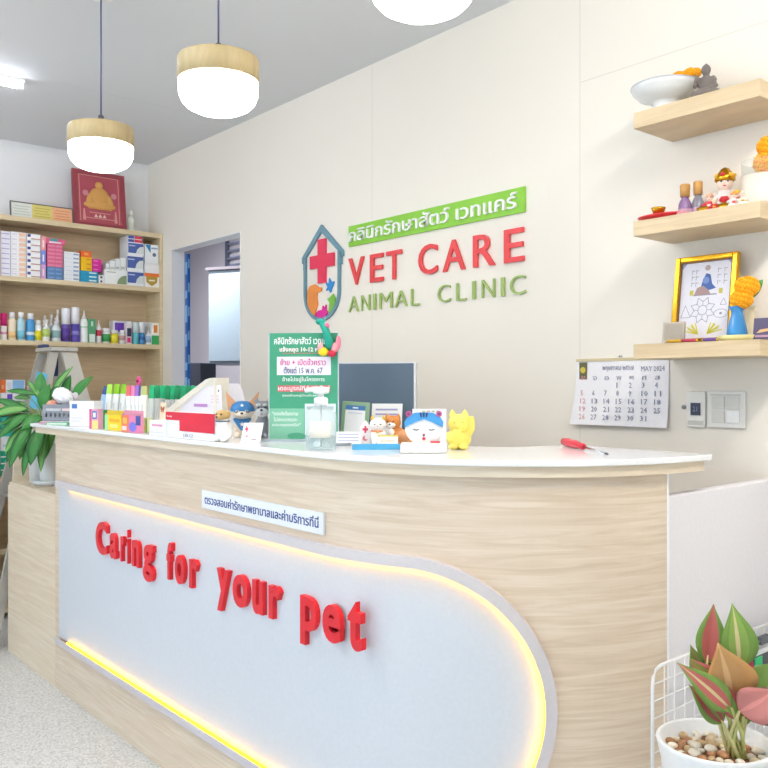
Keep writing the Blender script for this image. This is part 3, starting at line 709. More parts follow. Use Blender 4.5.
# ------------------------------------------------------------------ sign on the back wall
YS = YW-.010
def wx(u): return ratio(u)*YS
def wz(u, v): return at(u, v, Y=YS).z
sign = thing('clinic_sign', 'raised clinic sign with green banner, red and green letters and house emblem', 'sign', (0, 0, 0))
GB = rgb('#8ccb3c', .4); RL = rgb('#ea4a4c', .4); GL = rgb('#a3bd6c', .45)
bx0, bx1 = wx(348.5), wx(524.5); bz1, bz0 = wz(525, 186), wz(525, 211.5)
b = MB(); b.bb(bx0, bx1, YW-.010, YW-.0005, bz0, bz1, GB); bn = b.obj('banner', sign)
b = MB(); h = bz1-bz0; b.text('คลินิกรักษาสัตว์ เวทแคร์', bx0+.012, bx1-.035, bz0+.20*h, bz1-.14*h, YW-.0102, rgb('#f6f6f2', .4), t=.009, bold=.008, res=2); b.obj('lettering', bn)
for ch, ua, ub in (('V', 348.5, 363.7), ('E', 370, 383), ('T', 386.3, 401.4), ('C', 418.3, 437), ('A', 442.6, 465), ('R', 473, 495), ('E', 504, 523.6)):
    za, zb = wz(348.5, 285.8), wz(348.5, 258.8)
    b = MB(); b.text(ch, wx(ua), wx(ub), za, zb, YW-.003, RL, t=.009, bold=.008, res=4); b.obj('letter', sign)
for ch, ua, ub in (('A', 348.5, 358), ('N', 361, 369.5), ('I', 373.2, 375.4), ('M', 379.3, 391.8), ('A', 394.6, 406.8), ('L', 410.8, 418.5),
                   ('C', 437.5, 449.8), ('L', 456, 465.8), ('I', 472.2, 475), ('N', 481.6, 494.3), ('I', 500.8, 504), ('C', 509.8, 525.2)):
    za, zb = wz(348.5, 312.3), wz(348.5, 297)
    b = MB(); b.text(ch, wx(ua), wx(ub), za, zb, YW-.003, GL, t=.008, bold=-.010 if ch != 'I' else 0, res=4); b.obj('letter', sign)
# house emblem
ex0, ex1 = wx(303.7), wx(339.8); ezr = wz(321.5, 224.5)
hx0, hx1 = wx(302.2), wx(343); zc1 = wz(302.2, 256); xm = (ex0+ex1)/2
HB = rgb('#6f97a6', .4); er = (ex1-ex0)/2; zbot = wz(321.5, 321); zsh = zbot+er*.95
def shape(r, top_in, n=16):
    L = [(xm-r, zc1+.005)]
    L += [(xm-r*math.cos(k/n*PI), zsh-r*.95*math.sin(k/n*PI)) for k in range(n+1)]
    return L+[(xm+r, zc1+.005)]
o_, i_ = shape(er, 0), shape(er-.017, 0)
em = MB(); V = []
for (x0, z0), (x1, z1) in zip(o_, i_): V += [(x0, YW-.012, z0), (x1, YW-.012, z1), (x0, YW-.0005, z0), (x1, YW-.0005, z1)]
Fs = []
for k in range(len(o_)-1):
    p, q = 4*k, 4*k+4; Fs += [[p, q, q+1, p+1], [p+1, q+1, q+3, p+3], [p, p+2, q+2, q]]
em.poly(V, Fs, HB)
for x in (hx0, hx1):
    dx, dz = x-xm, zc1-.03-ezr; l = math.hypot(dx, dz); nx, nz = -dz/l*.018, dx/l*.018
    if nz > 0: nx, nz = -nx, -nz
    em.prism([(xm, ezr), (x, zc1-.012), (x, zc1-.040), (xm, ezr-.036)], YW-.013, YW-.0005, HB)
    em.bb(x+(.012 if x < xm else -.030), x+(.030 if x < xm else -.012), YW-.013, YW-.0005, zc1-.075, zc1-.02, HB)
em.obj('house_outline', sign)
cxx, czz = wx(321.5), wz(321.5, 261); a_, c_ = wx(333.5)-cxx, .032
ch_ = wz(321.5, 239)-czz
b = MB(); b.prism([(cxx-c_, czz-ch_), (cxx+c_, czz-ch_), (cxx+c_, czz-c_), (cxx+a_, czz-c_), (cxx+a_, czz+c_), (cxx+c_, czz+c_), (cxx+c_, czz+ch_), (cxx-c_, czz+ch_), (cxx-c_, czz+c_), (cxx-a_, czz+c_), (cxx-a_, czz-c_), (cxx-c_, czz-c_)], YW-.012, YW-.0005, rgb('#e8395a', .4)); b.obj('red_cross', sign)
def sil(name, pts, mat):
    b = MB(); b.prism([(wx(u), wz(u, v)) for u, v in pts], YW-.009, YW-.0005, mat); b.obj(name, sign)
sil('dog_silhouette', [(307, 291), (309.5, 286), (314, 284.2), (318, 287), (321, 287.5), (320.5, 291), (316.5, 293), (316.3, 298), (317, 304), (315, 311), (316, 318), (312, 317), (308.5, 311), (307, 303)], rgb('#f3954a', .5))
sil('bird_silhouette', [(324.8, 282), (328.2, 284.2), (328.6, 278), (331, 282.5), (333.4, 281.2), (332.4, 285.5), (331, 288.6), (329.8, 292.5), (328, 289), (325.5, 290.5), (327.2, 287)], rgb('#2f8fd6', .5))
sil('cat_silhouette', [(326.8, 299), (329.6, 297), (332.6, 293.8), (334.4, 297.5), (334.6, 304), (332.8, 311), (328, 313.4), (328.8, 307), (329.2, 302.5)], rgb('#7fc04c', .5))
sil('rabbit_silhouette', [(314.6, 319), (314.8, 313.5), (318, 310.5), (321.5, 309.8), (322.2, 305.5), (323.8, 309), (325.4, 304.5), (325.4, 309.5), (327.6, 312.6), (325.4, 315), (326, 319.5)], rgb('#e22f9a', .5))

# ------------------------------------------------------------------ calendar and switches
t = thing('wall_calendar', 'white month calendar hanging on the wall under the lowest floating shelf', 'calendar', (0, 0, 0))
x0, x1 = wx(576), wx(668); zt, zbm = wz(668, 359.5), wz(668, 428)
b = MB(); W_ = x1-x0; Hh = zt-zbm
V = []; Fs = []
for k in range(7):
    z = zt-Hh*k/6; o1 = .004+.014*(k/6)**2; sh = -.02*(k/6)**2
    for xx, ee in ((x0+sh, .004*(k/6)), (x1, .0)): V += [(xx, YW-o1-ee, z)]
n = len(V); V += [(x, y+.003, z) for x, y, z in V]
for k in range(6):
    Fs += [[2*k, 2*k+2, 2*k+3, 2*k+1], [n+2*k, n+2*k+1, n+2*k+3, n+2*k+2], [2*k, 2*k+n, 2*k+2+n, 2*k+2], [2*k+1, 2*k+3, 2*k+3+n, 2*k+1+n]]
Fs += [[0, 1, n+1, n], [12, n+12, n+13, 13]]
b.poly(V, Fs, PAPER); b.obj('sheet', t)
def cy(z): k = (zt-z)/Hh; return YW-.004-.018*k*k-.0006
b = MB(); cw = W_/7.4
DB = rgb('#8a8ea4', .8); RD = rgb('#e29aa0', .8)
day = 1
for row in range(5):
    for c in range(7):
        if row == 0 and c < 3: continue
        if day > 31: break
        z = zt-Hh*(.37+.125*row); xx = x0+W_*.055+c*cw
        s_ = str(day); b.text(s_, xx, xx+(.024 if day > 9 else .004 if day == 1 else .011), z-.010, z+.008, cy(z)-.0012, RD if c == 0 else DB, t=.0005, bold=.0, res=1); day += 1
for c, q in enumerate(('อา', 'จ', 'อ', 'พ', 'พฤ', 'ศ', 'ส')):
    z = zt-Hh*.27; xx = x0+W_*.055+c*cw; b.text(q, xx, xx+.018, z-.006, z+.008, cy(z)-.0012, RD if c == 0 else rgb('#9a9db0', .8), t=.0005, res=1)
z = zt-Hh*.13; b.text('พฤษภาคม ๒๕๖๗', x0+W_*.30, x0+W_*.64, z-.008, z+.012, cy(z)-.001, DB, t=.0005, res=1); b.text('MAY 2024', x0+W_*.72, x0+W_*.96, z-.008, z+.009, cy(z)-.001, DB, t=.0005, res=1)
b.obj('print', t)
b = MB(); z = zt-Hh*.08; b.rect(x0+.012, x0+.045, z-.045, z+.015, cy(z-.03)-.001, rgb('#6d6a4a', .7)); b.disc(x0+.028, z-.012, .011, cy(z-.03)-.0018, rgb('#d8c24a', .6)); b.obj('emblem', t)
b = MB(); b.bb(x0-.002, x1+.002, YW-.007, YW-.0005, zt, zt+.010, rgb('#d8c8a0', .6)); b.cyl(((x0+x1)/2, YW-.001, zt+.016), ((x0+x1)/2, YW-.012, zt+.016), .004, CHROME); b.obj('hanger_strip', t)
def plate(name, label, cat, ua, ub, va, vb):
    t = thing(name, label, cat, (wx(ua), YW, wz((ua+ub)/2, vb))); W = wx(ub)-wx(ua); H = wz((ua+ub)/2, va)-wz((ua+ub)/2, vb)
    MB().bb(0, W, -.010, -.0005, 0, H, rgb('#f0eee8', .35), bev=.002).obj('plate', t); return t, W, H
t, W, H = plate('wall_timer', 'narrow white wall plate with a small dark display', 'wall plate', 686.3, 705, 391.5, 427)
MB().bb(.26*W, .76*W, -.014, -.0101, .33*H, .68*H, rgb('#3d4256', .2)).obj('display', t)
b = MB(); b.text('21', .4*W, .62*W, .44*H, .58*H, -.0141, rgb('#8e97b8', .5), t=.0006, res=1); b.obj('digits', t)
MB().bb(.1*W, .9*W, -.0115, -.0101, .06*H, .18*H, rgb('#d2d0c8', .4)).obj('button', t)
t, W, H = plate('switch_plate', 'square white light switch plate with four rockers', 'switch', 706.8, 744.8, 391, 428)
for i in range(2):
    for j in range(2):
        MB().bb(.14*W+i*.39*W, .48*W+i*.39*W, -.014, -.0101, .14*H+j*.37*H, .47*H+j*.37*H, rgb('#f6f6f4' if (i, j) == (1, 0) else '#dedcd4', .3), bev=.0015).obj('rocker', t)
MB().bb(.1*W, .9*W, -.0112, -.0101, .87*H, .92*H, rgb('#d6d4cc', .4)).obj('trim', t)
t = thing('wall_hook', 'tiny grey screw in the wall beside the narrow display plate', 'screw', (wx(683.2), YW, wz(683.2, 407)))
b = MB(); b.lathe([(0, .012), (.006, .010), (.007, .006), (.003, .005), (.003, 0), (0, 0)], GREY, n=12); o = b.obj('head', t); o.rotation_euler = (PI/2, 0, 0); o.location = (0, -.0005, 0)

# ------------------------------------------------------------------ floating shelves
SX0, SX1, SY = -1.49, -1.095, 2.28
for (za, zb, lab) in ((2.138, 2.187, 'thick pale wooden floating shelf, highest on the back wall'), (1.807, 1.853, 'thick pale wooden floating shelf, middle of three on the back wall'), (1.430, 1.475, 'thick pale wooden floating shelf above the calendar, lowest of three')):
    tag(MB().bb(SX0, SX1, SY, YW-.0005, za, zb, WOODF, bev=.0015).obj('floating_shelf'), lab, 'shelf', 'floating altar shelves')
Z1, Z2, Z3 = 2.1875, 1.8535, 1.4755
def spot(u, Y, z): p = at(u, 300, Y=Y); return Vector((p.x, Y, z)), dep(p)/F
OR1, OR2 = rgb('#f6a004', .75), rgb('#f9b41c', .75)
_pv = []; _pf = []
_t = bmesh.new(); bmesh.ops.create_icosphere(_t, subdivisions=1, radius=1); _t.verts.index_update()
_pv = [v.co.copy() for v in _t.verts]; _pf = [[v.index for v in f.verts] for f in _t.faces]; _t.free()
def marigold(b, c, r, squash=.85, n=130):
    c = Vector(c)
    for mt, ph in ((OR1, 0), (OR2, 1)):
        V = []; Fs = []
        for k in range(ph, n, 2):
            z = 1-2*(k+.5)/n; q = math.sqrt(1-z*z); a = k*2.39996
            d = Vector((q*math.cos(a), q*math.sin(a), z*squash))*r*.84; pr_ = r*random.uniform(.15, .21); o = len(V)
            V += [c+d+v*pr_ for v in _pv]; Fs += [[x+o for x in f] for f in _pf]
        b.poly(V, Fs, mt)
    b.ball(c, (r*.85, r*.85, r*.85*squash), OR1, 12)
# top shelf
p, m = spot(665.5, 2.375, Z1)
t = thing('pedestal_dish', 'white footed offering dish on the highest floating shelf', 'dish', p)
R_ = 33.5*m
b = MB(); b.lathe([(0, 0), (R_*.44, 0), (R_*.44, .004), (R_*.38, .012), (R_*.37, .036), (R_*.45, .040), (R_*.78, .054), (R_*.95, .074), (R_, .084), (R_*.985, .088), (R_*.93, .083), (R_*.72, .062), (0, .054)], rgb('#e6e9ea', .2), n=40); b.obj('dish', t)
b = MB(); b.tube([(R_*.985*math.cos(k/40*2*PI), R_*.985*math.sin(k/40*2*PI), .0865) for k in range(40)], .003, rgb('#b9bcc4', .3), 6, closed=True); b.obj('rim', t)
b = MB(); random.seed(3)
q = at(684, 74, Y=2.385)-p; q.y = 0
for k in range(9):
    a = -.5+k/8*1.0
    marigold(b, (q.x+(-.03+.0085*k), .012*math.sin(k*1.7)-.0, .084+.019+.004*math.sin(k)), .018)
o = b.obj('marigold_garland', None, p); tag(o, 'orange marigold garland lying in the white footed dish', 'flowers', 'marigolds on the altar shelves')
b = MB(); b.leaf((q.x-.035, -.01, .095), (q.x-.080, -.02, .103), .03, (0, -.3, 1), rgb('#8a9a62', .6), rgb('#9aa870', .6)); tag(b.obj('leaf', None, p, solid=.001), 'pale green leaf lying beside the garland in the dish', 'leaf')
p, m = spot(706, 2.37, Z1)
ST_ = rgb('#78706c', .7)
t = thing('buddha_statue', 'small dark grey meditating statue beside the white footed dish', 'statue', p, math.radians(20))
hh = at(706, 62, Y=2.37).z-Z1
b = MB(); b.box((0, 0, .008), (.066, .05, .016), ST_, bev=.004)
b.ball((0, -.004, .026), (.034, .026, .014), ST_); b.ball((-.022, -.012, .024), (.018, .013, .010), ST_); b.ball((.022, -.012, .024), (.018, .013, .010), ST_)
b.ball((0, .004, .052), (.019, .014, .026), ST_); b.ball((-.018, .002, .060), (.008, .009, .014), ST_); b.ball((.018, .002, .060), (.008, .009, .014), ST_)
b.tube([(-.020, 0, .062), (-.026, -.008, .048), (-.022, -.016, .060), (-.02, -.018, .074)], [.008, .007, .006, .005], ST_); b.tube([(.021, 0, .062), (.027, -.006, .044), (.010, -.02, .034)], [.008, .007, .006], ST_)
b.cyl((0, .003, .074), (0, .002, .084), .008, ST_); b.ball((0, .001, .090), (.0125, .0125, .015), ST_); b.ball((0, .003, .104), .0045, ST_)
s_ = hh/.111; b.M = Matrix()
for v in b.bm.verts: v.co *= s_
b.obj('figure', t, remesh=.0025)
# middle shelf
p, m = spot(662, 2.34, Z2)
t = thing('offering_plate', 'shallow red plate on the left of the middle floating shelf', 'plate', p)
R_ = 26*m; b = MB(); b.lathe([(0, 0), (R_*.5, 0), (R_*.98, .012), (R_, .016), (R_*.95, .016), (R_*.5, .006), (0, .005)], rgb('#d8343a', .35), n=36, sy=.62); b.obj('plate', t)
q = p+Vector((-.012, 0, .006))
t = thing('gold_bowl', 'tiny gold offering cup standing on the red plate', 'bowl', q)
b = MB(); b.lathe([(0, 0), (.014, 0), (.012, .006), (.010, .01), (.016, .018), (.021, .032), (.022, .036), (.019, .035), (.013, .02), (0, .018)], GOLD, n=20); b.obj('cup', t)
b = MB(); b.ball((0, 0, .026), (.015, .015, .010), GOLDP, 10); b.obj('offering', t)
def vial(label, u, Y, vt, liquid, wpx):
    p, m = spot(u, Y, Z2); t = thing('corked_bottle', label, 'bottle', p, 0, 'corked vials on the altar'); r = wpx*m/2; h = at(u, vt, Y=Y).z-Z2
    b = MB(); b.lathe([(0, .0), (r*.8, 0), (r*1.0, h*.08), (r*1.08, h*.26), (r*1.0, h*.46), (r*.72, h*.57), (r*.55, h*.61), (r*.55, h*.68), (0, h*.76)], rgb(liquid, .15), n=18); b.obj('body', t)
    b = MB(); b.lathe([(r*1.06, h*.14), (r*1.10, h*.16), (r*1.12, h*.30), (r*1.06, h*.32)], rgb('#c9a0b8', .4), n=18); b.obj('label', t)
    b = MB(); b.lathe([(0, h*.66), (r*.74, h*.66), (r*.80, h*.98), (r*.7, h), (0, h)], rgb('#cf9f5c', .6), n=14); b.obj('cork', t)
vial('purple corked vial on the middle floating shelf', 685, 2.40, 184.5, '#8c6f9c', 12.5)
vial('smoky grey corked vial beside the purple one', 698, 2.42, 181.5, '#8b8c98', 11.5)
p, m = spot(682, 2.325, Z2)
t = thing('flower_ornament', 'small pink flower ornament lying by the red plate', 'ornament', p); b = MB()
for k in range(6): b.ball((.011*math.cos(k*PI/3), .008*math.sin(k*PI/3), .008), (.008, .007, .007), rgb('#eaa0ae', .5), 8)
b.ball((0, 0, .012), .006, rgb('#f4d0d4', .5), 8); b.obj('petals', t)
def ingot(label, u, Y, s, mat=GOLD):
    p, m = spot(u, Y, Z2); t = thing('gold_ingot', label, 'ornament', p, random.uniform(-.3, .3), 'gold ornaments on the altar')
    b = MB(); b.lathe([(0, 0), (.6, 0), (.8, .3), (1.0, .75), (.86, .7), (.5, .5), (0, .5)], mat, n=20, sy=.6); b.ball((0, 0, .62), (.5, .36, .4), mat, 12)
    for v in b.bm.verts: v.co *= s
    b.obj('ingot', t)
ingot('gold boat shaped ingot in front of the grey vial', 704, 2.335, .024)
ingot('larger gold boat ingot in front of the crowned figurine', 724, 2.345, .026)
def doll(name, label, u, Y, h, robe, robe2, hat, zadd=0.0, grp='festive dolls on the altar'):
    p, m = spot(u, Y, Z2+zadd); t = thing(name, label, 'figurine', p, math.radians(25), grp)
    b = MB(); b.lathe([(0, 0), (.30, 0), (.34, .05), (.30, .2), (.2, .42), (.12, .52), (0, .54)], robe, n=18); b.tube([(-.15, -.02, .44), (-.3, -.1, .34), (-.16, -.26, .30)], [.08, .075, .06], robe); b.tube([(.15, -.02, .44), (.3, -.1, .34), (.16, -.26, .30)], [.08, .075, .06], robe)
    for v in b.bm.verts: v.co *= h
    b.obj('robe', t)
    b = MB(); b.box((0, -.27, .2), (.14, .03, .36), robe2, rot=(-.3, 0, 0), bev=.01); b.ball((0, -.25, .30), (.1, .08, .07), robe2, 12)
    for v in b.bm.verts: v.co *= h
    b.obj('sash', t)
    b = MB(); sk = rgb('#f2dccb', .5); b.ball((0, -.02, .66), (.155, .15, .165), sk, 16); b.ball((0, -.168, .65), (.02, .02, .03), sk, 8)
    for x in (-.06, .06): b.ball((x, -.155, .69), (.022, .012, .022), INK, 8)
    b.ball((0, -.155, .60), (.035, .012, .014), RED, 8)
    for v in b.bm.verts: v.co *= h
    b.obj('head', t)
    b = MB()
    if hat == 'crown':
        b.lathe([(.165, .70), (.20, .72), (.19, .80), (.14, .88), (.08, .96), (0, 1.0)], GOLD, n=14)
        for k in range(7): a = k/7*2*PI; b.ball((.17*math.cos(a), .17*math.sin(a), .82), .045, RED if k % 2 else GOLDP, 8)
    else: b.lathe([(.16, .70), (.185, .72), (.15, .82), (.08, .88), (0, .9)], hat, n=14)
    for v in b.bm.verts: v.co *= h
    b.obj('headdress', t)
doll('lady_figurine', 'white robed figurine with gold crown, tallest on the middle floating shelf', 725, 2.43, .150, rgb('#ece4e2', .4), rgb('#d8343c', .4), 'crown')
doll('festive_doll', 'small red and white doll left of the crowned figurine', 709.5, 2.345, .066, rgb('#d8404a', .4), rgb('#f2ece4', .4), rgb('#e0a080', .5))
doll('festive_doll', 'small red doll with gold cap right of the crowned figurine', 737, 2.345, .062, rgb('#d8343c', .4), GOLDP, GOLDP)
doll('festive_doll', 'little white doll with orange hat in front of the crowned figurine', 734, 2.33, .054, rgb('#f0eae4', .4), rgb('#e0343c', .4), rgb('#e8953c', .5))
doll('festive_doll', 'little red doll between the two gold ingots', 714.5, 2.335, .044, rgb('#cf2f3c', .4), GOLDP, rgb('#f0e0c0', .5))
doll('festive_doll', 'little cream doll at the foot of the white jar', 743, 2.325, .05, rgb('#efe6da', .4), rgb('#d9b640', .4), rgb('#e8dccc', .5))
p, m = spot(766, 2.385, Z2)
t = thing('candle_jar', 'cream wax candle in a clear glass jar at the right of the middle shelf', 'candle', p)
r = 23.5*m; ht = at(766, 161, Y=2.385).z-Z2
b = MB(); b.lathe([(0, 0), (r*.95, 0), (r*1.0, .01), (r*1.0, ht*.66), (r*.5, ht*.67), (0, ht*.67)], rgb('#efe0d2', .5), n=32); b.obj('wax', t)
b = MB(); b.lathe([(r*.97, ht*.672), (r*1.0, ht*.672), (r*1.0, ht), (r*.975, ht), (r*.97, ht*.672)], glass('e8ecec', .05, edge=.2), n=32); b.obj('glass', t)
random.seed(5)
for u, v, rp, lab in ((767, 163, 13.5, 'lower orange marigold head in the candle jar'), (769, 146, 12, 'upper orange marigold head above the candle jar')):
    q = at(u, v, Y=2.385); b = MB(); marigold(b, (0, 0, 0), rp*m); 
    if v == 163: b.cyl((0, 0, -.01), (0, 0, -(q.z-Z2)+ht*.672), .004, rgb('#6f8a3c', .6))
    tag(b.obj('marigold', None, q), lab, 'flower', 'marigolds on the altar shelves')
# lowest shelf
t = thing('picture_frame', 'gold framed drawing of a seated figure and mandala on the lowest floating shelf', 'picture', (0, 0, 0))
Yp = 2.41
a_, c_ = at(670.5, 336, Y=Yp), at(733, 336, Y=Yp); W = c_.x-a_.x; H = at(733, 249, Y=Yp).z-Z3
t.location = (a_.x, Yp, Z3); t.rotation_euler = (math.radians(-8), 0, 0)
b = MB(); fw = .017
b.bb(0, fw, -.008, .014, 0, H, GOLD, .003); b.bb(W-fw, W, -.008, .014, 0, H, GOLD, .003); b.bb(fw, W-fw, -.008, .014, 0, fw, GOLD, .003); b.bb(fw, W-fw, -.008, .014, H-fw, H, GOLD, .003)
b.bb(fw, fw+.003, -.004, .01, fw, H-fw, rgb('#8a5a18', .4)); b.bb(W-fw-.003, W-fw, -.004, .01, fw, H-fw, rgb('#8a5a18', .4)); b.bb(fw, W-fw, -.004, .01, H-fw-.003, H-fw, rgb('#8a5a18', .4)); b.obj('frame', t)
b = MB(); b.bb(fw, W-fw, .004, .012, fw, H-fw, rgb('#e4e3ec', .6))
PX = lambda x: fw+(W-2*fw)*x
PZ = lambda z: fw+(H-2*fw)*z
LV = rgb('#9aa0c4', .7); LG = rgb('#8f93a0', .7); yq = .004
for x, s_ in ((0, 1), (1, -1)): b.prism([(PX(x), PZ(1)), (PX(x)+s_*.02, PZ(1)), (PX(x), PZ(.9))], yq-.0005, yq, LV)
b.prism([(PX(x), PZ(z)) for x, z in ((.40, .64), (.44, .76), (.50, .84), (.58, .82), (.62, .70), (.70, .64), (.58, .62), (.46, .63))], yq-.0006, yq, rgb('#4d6cab', .7))
b.prism([(PX(x), PZ(z)) for x, z in ((.28, .56), (.34, .66), (.46, .68), (.56, .62), (.60, .57))], yq-.0009, yq, rgb('#a88d8c', .7))
b.disc(PX(.52), PZ(.91), .009, yq-.0003, rgb('#b8a6a8', .7)); b.disc(PX(.5), PZ(.75), .011, yq-.0006, rgb('#7d95cc', .7)); b.rect(PX(.27), PX(.72), PZ(.555), PZ(.57), yq, LG)
for x in (.2, .76): b.rect(PX(x), PX(x+.07), PZ(.565), PZ(.63), yq-.0006, rgb('#c9c05c', .7))
mx_, mz_ = PX(.47), PZ(.365); st = [(mx_+(.042 if k % 2 else .027)*math.cos(k*PI/8), mz_+(.042 if k % 2 else .027)*math.sin(k*PI/8)) for k in range(17)]
b.line(st, .0016, yq, LG); b.line([(mx_+.015*math.cos(k*PI/6), mz_+.015*math.sin(k*PI/6)) for k in range(13)], .0016, yq, LG)
for k in range(8): b.line([(mx_+.015*math.cos(k*PI/4), mz_+.015*math.sin(k*PI/4)), (mx_+.03*math.cos(k*PI/4), mz_+.03*math.sin(k*PI/4))], .0014, yq, LG)
ex_, ez_ = PX(.82), PZ(.31); b.line([(ex_+.022*math.cos(k*PI/7), ez_+.013*math.sin(k*PI/7)) for k in range(15)], .0014, yq, LG); b.disc(ex_, ez_, .004, yq, LG)
b.line([(PX(.80), PZ(.42)), (PX(.86), PZ(.5)), (PX(.92), PZ(.42)), (PX(.80), PZ(.42))], .0014, yq, LG); b.line([(PX(.05), PZ(.28)), (PX(.13), PZ(.44)), (PX(.24), PZ(.28)), (PX(.05), PZ(.28))], .0014, yq, LG)
for x in (.22, .3, .72, .84):
    for z in (.72, .8, .88): b.rect(PX(x), PX(x+.06), PZ(z), PZ(z)+.0015, yq, LG); b.rect(PX(x), PX(x)+.0014, PZ(z-.04), PZ(z+.02), yq, LG)
YS = rgb('#d6cf4e', .7)
for s_ in (-1, 1):
    for k in range(6): c0 = (PX(.5+s_*.09), PZ(.06)); a = PI/2-s_*(.25+.2*k); b.line([c0, (c0[0]+.05*math.cos(a)*(1 if k % 2 else .8), c0[1]+.035*math.sin(a))], .004, yq, YS)
b.obj('drawing', t)
p, m = spot(672.5, 2.315, Z3)
t = thing('plaque', 'small square taupe plaque in front of the gold frame', 'plaque', p, .1)
b = MB(); s_ = 20*m*.55
b.M = Matrix.Rotation(math.radians(-8), 4, 'X')
b.bb(-s_, s_, 0, .012, .002, s_*1.95, rgb('#b4ab9c', .4)); b.rect(-s_*.86, s_*.86, .008, s_*1.8, 0, rgb('#a0978a', .5)); b.obj('tile', t)
p, m = spot(737, 2.345, Z3)
t = thing('offering_tray', 'pale yellow dish under the blue vase', 'dish', p); r = 15*m
b = MB(); b.lathe([(0, 0), (r*.9, 0), (r, .005), (r*1.06, .016), (r*1.0, .016), (r*.93, .006), (0, .005)], rgb('#e3d99a', .4), n=28, sx=1.25); b.obj('dish', t)
def vase(name, label, u, Y, z, vt, wpx, mat):
    p, m = spot(u, Y, z); h = at(u, vt, Y=Y).z-z; r = wpx*m/2
    t = thing(name, label, 'vase', p); b = MB()
    b.lathe([(0, 0), (r*.86, 0), (r*.98, h*.08), (r, h*.2), (r*.8, h*.5), (r*.56, h*.78), (r*.56, h*.86), (r*.85, h), (r*.78, h*.99), (r*.48, h*.86), (0, h*.8)], mat, n=28); b.obj('body', t)
    return p, h, m
pv, hv, mv = vase('blue_vase', 'glossy blue vase holding marigolds on the lowest floating shelf', 737, 2.345, Z3+.0055, 306.5, 20, rgb('#3f8ac6', .12))
vase('cream_jug', 'small cream jug half hidden behind the blue vase', 750.5, 2.43, Z3, 307, 15, rgb('#e3d6b4', .3))
random.seed(9)
for (u, v, rp, lab) in ((741.5, 299.5, 11.5, 'orange marigold head resting on the mouth of the blue vase'), (747, 286.5, 12.5, 'upper orange marigold head above the blue vase')):
    q = at(u, v, Y=2.345+(.01 if v < 290 else 0)); b = MB(); marigold(b, (0, 0, 0), rp*m, .82)
    if v > 290: b.cyl((0, 0, 0), pv+Vector((0, 0, hv*.82))-q, .004, rgb('#6f8a3c', .6))
    tag(b.obj('marigold', None, q), lab, 'flower', 'marigolds on the altar shelves')
q0, q1 = at(749.5, 298, Y=2.375), at(763, 279.5, Y=2.385)
b = MB(); b.leaf((0, 0, 0), q1-q0, .032, (.3, -1, .2), rgb('#3f8e46', .5), rgb('#58a456', .5)); tag(b.obj('leaf', None, q0, solid=.001), 'single green leaf sticking out right of the marigolds', 'leaf')
p, m = spot(764, 2.335, Z3)
t = thing('card_box', 'small dark purple box with gold picture, right of the blue vase', 'box', p, .05)
b = MB(); b.M = Matrix.Rotation(math.radians(-10), 4, 'X'); w2 = .032; b.bb(-w2, w2, 0, .018, .003, .063, rgb('#4d4468', .4)); b.prism([(-w2*.7, .02), (w2*.6, .026), (w2*.7, .034), (-w2*.4, .030)], -.0006, 0, rgb('#d8b078', .5)); b.rect(-w2*.8, w2*.8, .008, .014, 0, rgb('#b48aa0', .5)); b.obj('box', t)
for (ua, ub, c, lab, vv) in ((669, 682, '#d8a828', 'gold wrapped stick lying at the left of the lowest floating shelf', 342), (683, 697, '#c2405a', 'red wrapped stick lying before the gold frame', 340.5), (704, 717, '#6b4a9c', 'purple wrapped stick lying before the gold frame', 339)):
    x0, x1 = ratio(ua)*2.30, ratio(ub)*2.30; yy = 2.296
    b = MB(); b.cyl((x0, 0, .005), (x1, .0, .005), .0048, rgb(c, .35), 12); b.cyl((x0-.004, 0, .005), (x0, 0, .005), .003, GOLDP, 10); b.cyl((x1, 0, .005), (x1+.004, 0, .005), .003, GOLDP, 10)
    tag(b.obj('wrapped_stick', None, (0, yy, Z3+.0002)), lab, 'stick', 'wrapped sticks on the altar')
# ------------------------------------------------------------------ things on the worktop
ZC = ZT+.0004
def cpos(u, v): p = at(u, v, Z=ZT); p.z = ZC; return p, dep(p)/F
def hgt(p, vt, u=None): return (CY-vt)*dep(p)/F+EYE-p.z
SKN = rgb('#e8c6a0', .5)
GC = 'things on the reception counter'
# leaflets, basket and boxes at the left end
BX, BYY = -3.965, 1.412
for k, (dx, dy, w_, d_, c, a, lab) in enumerate(((-.02, -.01, .17, .12, '#e9dfe6', .75, 'lowest pink and white leaflet at the counter left end'), (-.01, -.005, .15, .11, '#d98aa0', 1.0, 'rose leaflet lying in the leaflet pile at the counter left end'), (.0, .0, .15, .10, '#f0ecf0', .85, 'topmost white leaflet under the grey basket'))):
    b = MB(); b.bb(-w_/2, w_/2, -d_/2, d_/2, 0, .003, rgb(c, .6)); b.bb(-w_*.4, w_*.1, -d_*.46, d_*.1, .003, .0034, rgb('#c66a82' if k != 1 else '#f3e4ea', .6)); b.bb(.01+w_*.1, w_*.42, -d_*.44, d_*.3, .003, .0034, rgb('#c8ccd8', .6))
    tag(b.obj('leaflet', None, (BX+dx, BYY+dy, ZC+.0040*k), a), lab, 'leaflet', 'leaflets at the counter end')
b = MB(); b.bb(-.05, .05, -.03, .03, 0, .010, rgb('#6fc08a', .5)); b.bb(-.046, .046, -.031, -.03, .002, .008, rgb('#e6f2ea', .5)); tag(b.obj('notebook', None, (-3.830, 1.362, ZC), .75), 'small green notebook lying in front of the grey basket', 'notebook')
bz = ZC+.0125
t = thing('grey_basket', 'grey slotted plastic basket at the left end of the counter', 'basket', (BX, BYY, bz), .95)
BG = rgb('#8e939e', .45); b = MB(); w0, d0, h0 = .066, .045, .076
